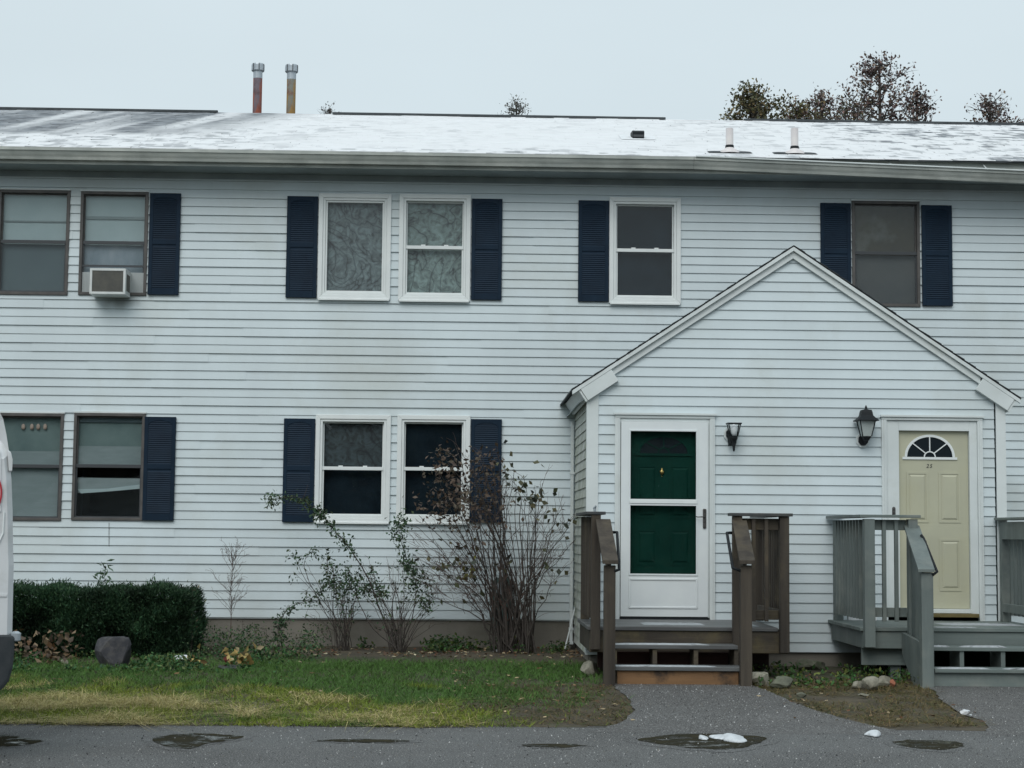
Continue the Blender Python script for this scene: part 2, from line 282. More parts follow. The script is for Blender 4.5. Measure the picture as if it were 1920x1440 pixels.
# ------------------------------------------------------------------ mesh helpers
def wloc(o):
    v = Vector((0, 0, 0))
    while o is not None: v = v + o.location; o = o.parent
    return v
class MB:
    def __init__(s): s.v = []; s.f = []
    def poly(s, vs): n = len(s.v); s.v += [tuple(p) for p in vs]; s.f.append(tuple(range(n, n+len(vs)))); return s
    def box(s, x0, x1, y0, y1, z0, z1):
        n = len(s.v); s.v += [(x, y, z) for x in (x0, x1) for y in (y0, y1) for z in (z0, z1)]
        s.f += [tuple(n+i for i in q) for q in ((0, 1, 3, 2), (4, 6, 7, 5), (0, 4, 5, 1), (2, 3, 7, 6), (0, 2, 6, 4), (1, 5, 7, 3))]; return s
    def hexa(s, lo, hi):
        """lo, hi: four corners each, same order"""
        n = len(s.v); s.v += [tuple(p) for p in lo] + [tuple(p) for p in hi]
        s.f += [(n, n+1, n+2, n+3), (n+7, n+6, n+5, n+4)] + [(n+i, n+4+i, n+4+(i+1) % 4, n+(i+1) % 4) for i in range(4)]; return s
    def prism(s, prof, axis, a, b):
        """prof: 2D polygon; axis 'x' (prof = y,z), 'y' (prof = x,z), 'z' (prof = x,y)"""
        n = len(s.v); k = len(prof)
        mk = {'x': lambda p, t: (t, p[0], p[1]), 'y': lambda p, t: (p[0], t, p[1]), 'z': lambda p, t: (p[0], p[1], t)}[axis]
        s.v += [mk(p, a) for p in prof] + [mk(p, b) for p in prof]
        for i in range(k): j = (i+1) % k; s.f.append((n+i, n+j, n+k+j, n+k+i))
        tri = tessellate_polygon([[Vector((*p, 0)) for p in prof]])
        for t in tri: s.f.append(tuple(n+i for i in t)); s.f.append(tuple(n+k+i for i in reversed(t)))
        return s
    def bar(s, p, q, w, h, up=(0, 0, 1)):
        p = Vector(p); q = Vector(q); d = (q-p).normalized(); r = d.cross(Vector(up))
        if r.length < 1e-5: r = d.cross(Vector((0, 1, 0)))
        r.normalize(); u = r.cross(d); c = [r*(a*w/2)+u*(b*h/2) for a, b in ((-1, -1), (1, -1), (1, 1), (-1, 1))]
        return s.hexa([p+x for x in c], [q+x for x in c])
    def tube(s, pts, rad, n=8, cap=True):
        pts = [Vector(p) for p in pts]; rs = rad if isinstance(rad, (list, tuple)) else [rad]*len(pts); b0 = len(s.v); pr = None
        for i, p in enumerate(pts):
            d = (pts[min(i+1, len(pts)-1)]-pts[max(i-1, 0)]).normalized()
            if pr is None: pr = d.orthogonal().normalized()
            pr = (pr-d*pr.dot(d)); pr = pr.normalized() if pr.length > 1e-6 else d.orthogonal().normalized()
            q = d.cross(pr)
            for k in range(n):
                a = 2*math.pi*k/n; s.v.append(tuple(p+(pr*math.cos(a)+q*math.sin(a))*rs[i]))
        for i in range(len(pts)-1):
            for k in range(n):
                a = b0+i*n+k; b = b0+i*n+(k+1) % n; s.f.append((a, b, b+n, a+n))
        if cap: s.f.append(tuple(b0+k for k in range(n))[::-1]); s.f.append(tuple(b0+(len(pts)-1)*n+k for k in range(n)))
        return s
    def lathe(s, c, prof, n=16, sx=1, sy=1, rot=0):
        """prof: (radius, z) list, vertical axis at c"""
        b0 = len(s.v)
        for r, z in prof:
            for k in range(n): a = 2*math.pi*k/n+rot; s.v.append((c[0]+r*math.cos(a)*sx, c[1]+r*math.sin(a)*sy, c[2]+z))
        for i in range(len(prof)-1):
            for k in range(n): a = b0+i*n+k; b = b0+i*n+(k+1) % n; s.f.append((a, b, b+n, a+n))
        s.f.append(tuple(b0+k for k in range(n))[::-1]); s.f.append(tuple(b0+(len(prof)-1)*n+k for k in range(n))); return s
    def build(s, name, m, parent=None, smooth=False, bev=0, kind=None):
        off = wloc(parent) if parent else Vector((0, 0, 0))
        me = bpy.data.meshes.new(name); me.from_pydata([(x-off.x, y-off.y, z-off.z) for x, y, z in s.v], [], s.f)
        bm = bmesh.new(); bm.from_mesh(me); bmesh.ops.recalc_face_normals(bm, faces=bm.faces); bm.to_mesh(me); bm.free()
        if m is not None: me.materials.append(M[m] if isinstance(m, str) else m)
        if smooth: me.polygons.foreach_set('use_smooth', [True]*len(me.polygons))
        o = bpy.data.objects.new(name, me); col.objects.link(o)
        if parent: o.parent = parent
        if bev:
            bv = o.modifiers.new('bevel', 'BEVEL'); bv.width = bev; bv.segments = 2; bv.limit_method = 'ANGLE'; bv.harden_normals = False
        if kind: o['kind'] = kind
        return o
def tag(o, label=None, cat=None, group=None, kind=None):
    if label: o['label'] = label
    if cat: o['category'] = cat
    if group: o['group'] = group
    if kind: o['kind'] = kind
    return o
def empty(name, loc, label, cat, group=None):
    o = bpy.data.objects.new(name, None); col.objects.link(o); o.location = loc; return tag(o, label, cat, group)
def box(name, m, parent, *a, bev=0): return MB().box(*a).build(name, m, parent, bev=bev)
def npmesh(name, V, Fq, m, parent=None, colors=None, kind='stuff', smooth=False):
    """V (n,3) ; Fq (m,k) faces ; colors per face (m,3)"""
    off = np.array(wloc(parent)) if parent else np.zeros(3)
    me = bpy.data.meshes.new(name); V = (V-off).astype(np.float32); k = Fq.shape[1]
    me.vertices.add(len(V)); me.vertices.foreach_set('co', V.ravel())
    me.loops.add(Fq.size); me.loops.foreach_set('vertex_index', Fq.ravel().astype(np.int32))
    me.polygons.add(len(Fq)); me.polygons.foreach_set('loop_start', np.arange(0, Fq.size, k, dtype=np.int32))
    me.update(calc_edges=True)
    if colors is not None:
        at_ = me.color_attributes.new('Col', 'FLOAT_COLOR', 'CORNER')
        c = np.concatenate([np.repeat(colors, k, 0), np.ones((Fq.size, 1))], 1).astype(np.float32); at_.data.foreach_set('color', c.ravel())
    me.materials.append(M[m])
    if smooth: me.polygons.foreach_set('use_smooth', [True]*len(me.polygons))
    o = bpy.data.objects.new(name, me); col.objects.link(o)
    if parent: o.parent = parent
    if kind: o['kind'] = kind
    return o
def leaves(C, size, cols, asp=.5, fold=.25, droop=0.):
    """rhombic folded leaves: two triangles each.  returns V, F, colours"""
    n = len(C); d = nr.normal(size=(n, 3)); d[:, 2] -= droop; d /= np.linalg.norm(d, axis=1)[:, None]
    r = np.cross(d, nr.normal(size=(n, 3))); r /= np.linalg.norm(r, axis=1)[:, None]; u = np.cross(r, d)
    s = np.broadcast_to(np.asarray(size, float), (n,))[:, None]*nr.uniform(.65, 1.3, (n, 1))
    a = C; b = C+d*s*.5+r*s*asp*.5+u*s*fold*.3; c = C+d*s; e = C+d*s*.5-r*s*asp*.5+u*s*fold*.3
    V = np.stack([a, b, c, e], 1).reshape(-1, 3); i = np.arange(n)[:, None]*4
    return V, np.concatenate([i+[0, 1, 2], i+[0, 2, 3]], 1).reshape(-1, 3), np.repeat(cols, 2, 0)
def palette(n, cs, var=.2):
    cs = np.array(cs); c = cs[nr.integers(0, len(cs), n)]; return np.clip(c*(1+nr.uniform(-var, var, (n, 1))), 0, 1)
# ------------------------------------------------------------------ terrain
def hgt(x, y): return .085*min(max((y+7.5)/7.5, 0), 1)
def dens(p, s=1.):     # cheap value noise
    return np.array([.5+1.15*mnoise.fractal((q[0]*s*.8, q[1]*s*.5, 3.1*s), 1., 2.2, 3) for q in p])
def dens_old(p, s=1.):
    x, y = p[:, 0]*s, p[:, 1]*s
    return (np.sin(x*1.7+1.3*np.sin(y*2.1))+np.sin(y*2.9+1.7*np.sin(x*1.3+2))+np.sin(x*3.7-y*2.3+1)+np.sin(x*.6+y*.9)*1.2)/4.2*.5+.5
g = MB(); g.poly([(-250, -250, -.03), (250, -250, -.03), (250, 250, -.03), (-250, 250, -.03)])
tag(g.build('ground', 'soil'), 'bare dark earth around the house', kind='structure')
# road with a slightly uneven far edge
edge = [(-40, -7.6)]+[(x, -7.62+.10*(x > 0)*1+.035*math.sin(x*3.1)+.025*math.sin(x*7.7)) for x in np.arange(-9, 9.01, .12)]+[(40, -7.4)]
r_ = MB(); n0 = len(edge)
r_.v = [(x, y, .0) for x, y in edge]+[(x, -28, .0) for x, y in edge]; r_.f = [(i, i+1, n0+i+1, n0+i) for i in range(n0-1)]
tag(r_.build('road', 'road'), 'wet grey asphalt road along the front of the lawn', kind='structure')
def inpoly(p, poly):
    ins = np.zeros(len(p), bool); j = len(poly)-1
    for i in range(len(poly)):
        xi, yi = poly[i]; xj, yj = poly[j]
        ins ^= ((yi > p[:, 1]) != (yj > p[:, 1])) & (p[:, 0] < (xj-xi)*(p[:, 1]-yi)/(yj-yi+1e-9)+xi); j = i
    return ins
PATH1 = [(1.38, -4.2), (2.62, -4.2), (2.70, -4.8), (2.74, -5.6), (2.80, -6.3), (2.92, -6.9), (3.02, -7.3), (3.2, -7.9), (.9, -7.9), (1.12, -7.45), (1.22, -7.2), (1.36, -6.5), (1.40, -5.5), (1.36, -4.8)]
PATH2 = [(4.26, -4.2), (6.6, -4.2), (6.8, -7.9), (3.75, -7.9), (3.92, -7.4), (3.98, -7.1), (3.96, -6.6), (4.05, -5.6), (4.22, -4.8)]
def path(poly, lab):
    xs = np.arange(.5, 7.2, .06); ys = np.arange(-7.8, -4.1, .06); m_ = MB(); b = bmesh.new()
    dp = []
    for i in range(len(poly)):
        a_, c_ = poly[i], poly[(i+1) % len(poly)]; n_ = max(1, int(math.dist(a_, c_)/.10))
        dp += [(a_[0]+(c_[0]-a_[0])*k/n_+rnd.uniform(-.012, .012), a_[1]+(c_[1]-a_[1])*k/n_+rnd.uniform(-.02, .02)) for k in range(n_)]
    poly = dp
    vs = [b.verts.new((x, y, hgt(x, y)+.0008+.009*min(max((y+7.9)/.5, 0), 1))) for x, y in poly]; f = b.faces.new(vs); bmesh.ops.triangulate(b, faces=[f])
    me = bpy.data.meshes.new('path'); b.to_mesh(me); b.free(); me.materials.append(M['pathm']); o = bpy.data.objects.new('path', me); col.objects.link(o)
    return tag(o, lab, kind='structure')
path(PATH1, 'short asphalt path leading up to the brown wooden steps')
path(PATH2, 'asphalt path leading up to the grey painted steps')
# lawn soil sheet, sloping gently up to the wall
xs = np.arange(-14, 10.01, .12); ys = np.concatenate([np.arange(-7.60, .3, .12), [.5]])
V = np.array([(x, y+(.035*math.sin(x*3.1)+.025*math.sin(x*7.7) if j == 0 else 0), hgt(x, y)+(.006*math.sin(x*9+y*4)*math.sin(y*7-x*3) if j else 0)-.0005*(j == 0)+.0015) for j, y in enumerate(ys) for x in xs])
nx = len(xs); Fq = np.array([(j*nx+i, j*nx+i+1, (j+1)*nx+i+1, (j+1)*nx+i) for j in range(len(ys)-1) for i in range(nx-1)])
lawn = npmesh('lawn', V, Fq, 'soil', kind='structure', smooth=True); lawn['label'] = 'patchy front lawn and planting bed between road and house'
# grass blades
def blades(P, hgt_, wid, cols, lean=.5):
    n = len(P); a = nr.uniform(0, 2*math.pi, n); w_ = wid*nr.uniform(.6, 1.3, n); h = hgt_*nr.uniform(.5, 1.3, n)
    dx = np.cos(a)*w_/2; dy = np.sin(a)*w_/2; l = nr.normal(size=(n, 2))*lean
    base = P; z0 = np.zeros(n)
    v1 = base+np.stack([dx, dy, z0], 1); v2 = base-np.stack([dx, dy, z0], 1); v3 = base+np.stack([l[:, 0]*h, l[:, 1]*h, h/np.sqrt(1+(l**2).sum(1))], 1)
    V = np.stack([v1, v2, v3], 1).reshape(-1, 3); return V, np.arange(3*n).reshape(-1, 3), cols
def ptsxy(n, x0, x1, y0, y1):
    p = np.stack([nr.uniform(x0, x1, n), nr.uniform(y0, y1, n)], 1); z = .085*np.clip((p[:, 1]+7.5)/7.5, 0, 1)
    return np.concatenate([p, z[:, None]], 1)
def notpath(p): return ~(inpoly(p[:, :2], PATH1) | inpoly(p[:, :2], PATH2))
p = ptsxy(165000, -6.5, 2.0, -7.72, -1.6); p = p[(p[:, 1] > -7.60-.10*dens(p*[4, 0, 0], 2.))]; p = p[notpath(p)]
dn = dens(p, 1.1); xr = np.clip((p[:, 0]+.2-(p[:, 1]+7.6)*.22)/1.0, 0, 1)     # thins out towards the path
keep = nr.uniform(size=len(p)) < np.clip(1.25-xr*1.25, .02, 1)*np.clip((-1.7-p[:, 1])/.9, 0, 1)*np.clip(.45+dn, 0, 1)
p = p[keep]; dn = dn[keep]
fr = np.clip((-4.5-.55*np.clip(p[:, 0]+3, 0, 4)-p[:, 1]+2.2*(dens(p, 1.7)-.5))/1.5, 0, 1); lf = np.clip((.2-p[:, 0])/2.5, 0, 1); cl_ = np.clip(dens(p, 3.1)*2.6-1.25, 0, 1); fr = np.clip(fr*(.55+.9*dens(p, 5.)), 0, 1)
straw = (nr.uniform(size=len(p)) < fr*(lf*.8+.08)*np.clip(cl_, .04, 1))
green = np.array((.066, .138, .030)); yel = np.array((.185, .225, .022)); st = np.array((.36, .31, .13))
cc = green*(1-fr[:, None]*.85)+yel*fr[:, None]*.85; cc = cc*nr.uniform(.55, 1.35, (len(p), 1)); cc[straw] = st*nr.uniform(.6, 1.2, (straw.sum(), 1))
Vv, Ff, Cc = blades(p, .060, .0075, cc, 1.0)
tag(npmesh('grass', Vv, Ff, 'grassblade', colors=Cc), 'short green grass of the front lawn, yellowing near the road', 'grass', kind='stuff')
p = ptsxy(60000, -6.5, 1.1, -7.68, -4.9); k_ = (nr.uniform(size=len(p)) < np.clip(dens(p, 3.1)*2.6-1.5, 0, 1)*np.clip((-p[:, 0]+.2)/2, 0, 1)*np.clip((-4.9-.3*np.clip(p[:, 0]+3, 0, 4)-p[:, 1])/1.0, 0, 1)); p = p[k_]
Vv, Ff, Cc = blades(p+[0, 0, .02], .10, .006, palette(len(p), [(.42, .36, .16), (.33, .30, .11), (.48, .40, .20)]), 3.5)
tag(npmesh('straw', Vv, Ff, 'grassblade', colors=Cc), 'dry straw lying on the lawn along the road', 'straw', kind='stuff')
p = ptsxy(26000, 2.3, 4.4, -7.4, -3.9); p = p[notpath(p)]; p = p[nr.uniform(size=len(p)) < .25+.75*dens(p, 2.)]
cc = palette(len(p), [(.12, .085, .04), (.16, .12, .05), (.09, .085, .03), (.19, .14, .07), (.06, .08, .025)]); Vv, Ff, Cc = blades(p, .055, .007, cc, 2.6)
tag(npmesh('dry_grass', Vv, Ff, 'grassblade', colors=Cc), 'brown dry grass between the two asphalt paths', 'dry grass', kind='stuff')
p = ptsxy(9000, .0, 1.5, -7.5, -4.4); p = p[notpath(p)]
cc = palette(len(p), [(.10, .075, .04), (.14, .10, .045), (.05, .07, .02)]); Vv, Ff, Cc = blades(p, .045, .007, cc, 2.6)
tag(npmesh('dry_grass', Vv, Ff, 'grassblade', colors=Cc), 'thin brown grass left of the path to the brown steps', 'dry grass', kind='stuff')
def grit(n, x0, x1, y0, y1, lab, test=None):
    p = ptsxy(n, x0, x1, y0, y1); p[:, 2] = np.where(p[:, 1] < -7.6, .0, p[:, 2]+.012)
    if test is not None: p = p[inpoly(p[:, :2], test)]
    n = len(p); s_ = np.abs(nr.normal(0, .0022, (n, 1)))+.0016; o_ = nr.uniform(0, 6.28, n); V = []
    for k in range(3): V.append(p+np.concatenate([np.cos(o_+k*2.1)[:, None]*s_*nr.uniform(.6, 1.3, (n, 1)), np.sin(o_+k*2.1)[:, None]*s_*1.2, np.zeros((n, 1))], 1))
    V.append(p+np.concatenate([np.zeros((n, 2)), s_*1.4], 1)); V = np.stack(V, 1).reshape(-1, 3); i = np.arange(n)[:, None]*4
    Fq = np.concatenate([i+[0, 1, 3], i+[1, 2, 3], i+[2, 0, 3]], 1).reshape(-1, 3)
    tag(npmesh('grit', V, Fq, 'leaf', None, np.repeat(palette(n, [(.30, .30, .29), (.20, .20, .20), (.42, .42, .41), (.03, .03, .03), (.04, .04, .04), (.14, .13, .11)], .3), 3, 0)), lab, 'grit', kind='stuff')
grit(9000, -4.2, 5.2, -10.6, -7.65, 'fine grit and small stones on the road')
grit(3500, 1.0, 3.2, -7.6, -4.4, 'fine grit on the path to the brown steps', PATH1)
grit(1800, 3.8, 6.0, -7.6, -4.4, 'fine grit on the path to the grey steps', PATH2)
# leafy ground cover in the bed and round the rocks
def cover(name, n, x0, x1, y0, y1, h, size, cols, lab, cat, thr=.3, s=2.):
    p = ptsxy(n, x0, x1, y0, y1); p = p[notpath(p)]; d = dens(p, s); k = nr.uniform(size=len(p)) < np.clip((d-thr)*2.2, 0, 1); p = p[k]; d = d[k]
    p[:, 2] += nr.uniform(0, 1, len(p))**1.3*h*np.clip(d, .2, 1); Vv, Ff, Cc = leaves(p, size, palette(len(p), cols, .35), .55)
    return tag(npmesh(name, Vv, Ff, 'leaf', colors=Cc), lab, cat, kind='stuff')
cover('ground_cover', 14000, -5.6, -1.6, -3.6, -1.6, .12, .038, [(.035, .10, .03), (.05, .12, .035), (.09, .12, .04), (.02, .055, .02)], 'low leafy ground cover in front of the yew hedge', 'ground cover')
cover('ground_cover', 6500, -2.9, -1.5, -2.2, -.3, .30, .030, [(.03, .085, .035), (.05, .10, .04), (.09, .11, .05), (.025, .055, .02)], 'tangled weeds between the hedge and the rose bush', 'weeds', .42, 3.5)
cover('ground_cover', 3800, -1.2, 1.2, -.9, -.15, .16, .045, [(.03, .075, .02), (.06, .085, .02), (.025, .05, .02)], 'green weeds along the concrete foundation under the shrubs', 'weeds', .45, 2.6)
cover('ground_cover', 2000, 2.6, 4.3, -4.6, -2.9, .12, .045, [(.03, .085, .02), (.05, .10, .03), (.10, .12, .03)], 'small green weeds round the stones between the two decks', 'weeds', .35, 3.)
# fallen leaves
def litterleaves(n, x0, x1, y0, y1, cols, lab, size=.055, thr=.2, h=.02):
    p = ptsxy(n, x0, x1, y0, y1); p = p[nr.uniform(size=len(p)) < np.clip(dens(p, 2.7)*2-thr*2, .05, 1)]
    p[:, 2] += nr.uniform(.008, .008+h, len(p)); Vv, Ff, Cc = leaves(p, size, palette(len(p), cols, .3), .6, .5)
    c0 = np.repeat(p, 4, 0); Vv[:, 2] = c0[:, 2]+(Vv[:, 2]-c0[:, 2])*(.35 if h < .1 else .9); Vv[:, 2] = np.maximum(Vv[:, 2], .004)
    return tag(npmesh('fallen_leaves', Vv, Ff, 'leaf', colors=Cc), lab, 'fallen leaves', kind='stuff')
BR = [(.13, .075, .035), (.20, .13, .07), (.09, .05, .03), (.30, .24, .15), (.16, .07, .04)]
litterleaves(900, -1.9, 1.35, -1.5, -.2, BR+[(.42, .38, .26)], 'brown fallen leaves under the bare shrubs')
litterleaves(420, -.2, 1.35, -7.3, -1.6, BR+[(.45, .35, .2)], 'scattered brown leaves at the right end of the lawn', .05)
litterleaves(260, -5.8, -.2, -7.3, -2.2, BR, 'few brown leaves lying across the lawn', .055)
litterleaves(240, 2.5, 4.2, -7.2, -3.2, BR, 'brown leaves on the dry ground between the paths', .045)
litterleaves(300, -4.95, -3.95, -2.9, -1.9, [(.09, .065, .045), (.12, .065, .03), (.07, .052, .038), (.18, .13, .08)], 'pile of large withered leaves beside the van bumper', .075, .0, .28)
litterleaves(150, -2.75, -2.10, -3.1, -2.4, [(.36, .27, .10), (.30, .20, .07), (.20, .13, .06), (.30, .24, .14), (.34, .26, .10), (.12, .02, .015)], 'heap of yellow and red leaves left of the rose bush', .085, .0, .15)
# ------------------------------------------------------------------ townhouse
house = empty('townhouse', (0, 0, 0), 'two-storey townhouse row clad in white clapboard siding with navy shutters and snowy roof', 'townhouse')
PITCH_ROW = .1022; Z0 = .41; ZTOP = 5.60; XL, XR = -9.2, 9.2
openings = []     # (x0,x1,z0,z1) holes in the main wall
def rect(px0, py0, px1, py1, Y=0.):
    a = at(px0, py0, Y); b = at(px1, py1, Y); c = at(px0, py1, Y); d = at(px1, py0, Y)
    return ((a.x+c.x)/2, (b.x+d.x)/2, (b.z+c.z)/2, (a.z+d.z)/2)
WIN = dict(
    uA=rect(-4, 357, 130, 553), uB=rect(150, 360, 277, 554), uC=rect(597, 364, 733, 562), uD=rect(748, 365, 882, 565),
    uE=rect(1142, 371, 1276, 570), uF=rect(1597, 378, 1724, 575),
    lA=rect(-14, 775, 118, 976), lB=rect(137, 775, 271, 976), lC=rect(591, 778, 732, 980), lD=rect(744, 779, 881, 981))
for k in WIN: openings.append(WIN[k])
def cut(x0, x1, z0, z1, holes):
    """rectangle minus holes -> list of rectangles"""
    todo = [(x0, x1, z0, z1)]
    for (a, b, c, d) in holes:
        nxt = []
        for (p, q, r, s) in todo:
            if a >= q-1e-6 or b <= p+1e-6 or c >= s-1e-6 or d <= r+1e-6: nxt.append((p, q, r, s)); continue
            if p < a: nxt.append((p, a, r, s))
            if b < q: nxt.append((b, q, r, s))
            m0, m1 = max(p, a), min(q, b)
            if r < c: nxt.append((m0, m1, r, c))
            if d < s: nxt.append((m0, m1, d, s))
        todo = nxt
    return [t for t in todo if t[1]-t[0] > .012 and t[3]-t[2] > .008]
wl = MB()
for (a, b, c, d) in cut(XL, XR, Z0, 5.70, openings): wl.box(a, b, .004, .16, c, d)
wall = wl.build('wall', 'dark', house)
LIP = .013
def board(x0, x1, z0, z1, zr, lap=0., Y=0., axis='x', sgn=-1):
    """one clapboard piece: proud at its butt, tucked at its top; axis y = side wall"""
    def off(z): t = (z-zr)/PITCH_ROW; return LIP*(1-t)+.002
    y0 = -off(z0)-lap; y1 = -off(z1)-lap
    lo = z0+(.002 if z0 == zr else 0)
    prof = [(Y+.003, lo), (Y+y0, lo), (Y+y0, lo+.004), (Y+y1, z1), (Y+.003, z1)]
    m = MB(); m.prism(prof, 'x', x0, x1); return m
nrow = int((ZTOP-Z0)/PITCH_ROW+.5); nb = 0
jr = random.Random(3)
for r in range(nrow):
    zr = Z0+r*PITCH_ROW; zt = zr+PITCH_ROW
    ph = (r*7 % 5)*.73+jr.uniform(-.3, .3)
    js = sorted({XL, XR, -5.2+ph*.9, 1.1-ph*.55 if r % 2 else 4.3+ph*.3})
    for i in range(len(js)-1):
        for (a, b, c, d) in cut(js[i], js[i+1], zr, zt, openings):
            if r < 24 and a > 1.30 and b < 5.5: continue      # hidden inside the porch
            if r < 24: 
                if a < 1.3 < b and b < 5.5: b = 1.30
                if a > 1.3 and a < 5.5 < b: a = 5.5
                if a < 1.3 and b > 5.5:
                    board(5.5, b, c, d, zr).build('clapboard', 'vinyl', wall); b = 1.30
            lap = .0045*((i+r) % 2)
            board(a, b, c, d, zr, lap).build('clapboard', 'vinyl', wall); nb += 1
print('clapboards', nb)
MB().box(XL, 1.3, .016, .22, -.1, Z0).box(5.5, XR, .016, .22, -.1, Z0).build('foundation', 'found', house)
MB().box(XL, XR, -.006, .0155, Z0-.012, Z0-.001).build('starter_strip', 'trim', house)
# soffit, fascia, gutter
MB().box(XL, XR, -.44, .0, ZTOP+.012, ZTOP+.03).build('soffit', 'soffit', house)
MB().box(XL, XR, -.026, -.0225, ZTOP-.06, ZTOP+.010).build('frieze_board', 'soffit', house)
MB().box(XL, XR, -.462, -.441, ZTOP+.006, 5.775).build('fascia', 'gutter', house)
gprof = [(-.465, 5.645), (-.520, 5.645), (-.530, 5.675), (-.545, 5.700), (-.560, 5.735), (-.572, 5.742), (-.572, 5.776), (-.566, 5.776), (-.562, 5.750), (-.465, 5.740)]
MB().prism(gprof, 'x', XL, 2.6).build('gutter', 'gutter', house)
dz = lambda x: -.112*(x-2.6)/(6.45-2.6)
gb = MB(); n = len(gprof)
for x in (2.6+.004, XR): gb.v += [(x, y-.01*(x > 3), z+dz(x)) for y, z in gprof]
gb.f = [(i, (i+1) % n, n+(i+1) % n, n+i) for i in range(n)]
gs = gb.build('gutter', 'gutter', house); gs['label'] = 'sagging gutter section pulling away from the roof edge'
MB().bar((2.62, -.585, 5.782), (XR, -.597, 5.782+dz(XR)), .014, .014).build('gutter_lip', 'trim', house)
for x in (4.9, 6.0): MB().bar((x, -.46, 5.765), (x+.02, -.590, 5.772+dz(x)), .012, .006).build('gutter_hanger', 'trim', house)
MB().box(XL, XR, -.50, -.463, 5.778, 5.786).build('drip_edge', 'gutter', house)
# main roof: stepped courses of tabs
EY, EZ, RY, RZ = -.52, 5.79, 4.5, 7.425; SL = (RZ-EZ)/(RY-EY)
rb = MB(); rb.hexa([(XL, EY, EZ-.02), (XR, EY, EZ-.02), (XR, RY, RZ-.02), (XL, RY, RZ-.02)], [(XL, EY, EZ), (XR, EY, EZ), (XR, RY, RZ), (XL, RY, RZ)])
rb.hexa([(XL, RY, RZ-.02), (XR, RY, RZ-.02), (XR, 9.5, EZ-.02), (XL, 9.5, EZ-.02)], [(XL, RY, RZ), (XR, RY, RZ), (XR, 9.5, EZ), (XL, 9.5, EZ)])
roof = rb.build('roof', 'shingle', house)
MB().box(XL, XR, 8.9, 9.1, -.1, 5.7).box(XL, XL+.1, .17, 8.88, -.1, 5.7).box(XR-.1, XR, .17, 8.88, -.1, 5.7).build('rear_wall', 'vinyl', house)
ncr = 37; Vs = []; Fs = []
for i in range(ncr):
    ya = EY-.01+(RY-EY)*i/ncr; yb = ya+(RY-EY)/ncr*1.15; x = XL+nr.uniform(-.3, 0)
    while x < XR:
        x2 = min(x+nr.uniform(.16, .42), XR); th = nr.uniform(.007, .014); n = len(Vs)
        za, zb = EZ+(ya-EY)*SL, EZ+(yb-EY)*SL
        yy = ya+nr.uniform(-.008, .008)
        Vs += [(x, yy, za), (x2, yy, za), (x2, yy, za+th), (x, yy, za+th), (x2, yb, zb+.002), (x, yb, zb+.002)]
        Fs += [(n, n+1, n+2, n+3), (n+3, n+2, n+4, n+5)]; x = x2
npmesh('shingles', np.array(Vs), np.array(Fs), 'roof', roof, kind='stuff')
def ridge(px0, px1):
    x0 = at(px0, 212, RY).x; x1 = at(px1, 212, RY).x; m = MB()
    m.prism([(RY-.15, RZ-.035), (RY-.145, RZ-.002), (RY, RZ+.034), (RY+.145, RZ-.002), (RY+.15, RZ-.035), (RY, RZ+.02)], 'x', max(x0, XL), min(x1, XR))
    m.build('ridge_vent', 'shingle', roof)
ridge(-300, 408); ridge(625, 1246); ridge(1395, 2300)
def roofz(y): return EZ+(y-EY)*SL
# ---- windows
def casing(m, x0, x1, z0, z1, w_, y0, y1, miter=True):
    """frame of four mitred boards"""
    a = [(x0, z0), (x1, z0), (x1, z1), (x0, z1)]; b = [(x0+w_, z0+w_), (x1-w_, z0+w_), (x1-w_, z1-w_), (x0+w_, z1-w_)]
    for i in range(4):
        j = (i+1) % 4; q = [a[i], a[j], b[j], b[i]]; m.hexa([(p[0], y0, p[1]) for p in q], [(p[0], y1, p[1]) for p in q])
    return m
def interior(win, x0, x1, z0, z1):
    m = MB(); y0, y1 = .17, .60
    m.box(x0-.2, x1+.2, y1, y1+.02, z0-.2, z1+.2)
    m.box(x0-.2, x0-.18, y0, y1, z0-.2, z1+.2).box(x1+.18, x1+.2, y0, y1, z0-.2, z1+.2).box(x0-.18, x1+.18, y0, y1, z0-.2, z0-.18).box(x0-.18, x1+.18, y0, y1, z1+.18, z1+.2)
    m.build('interior', 'dark', win)
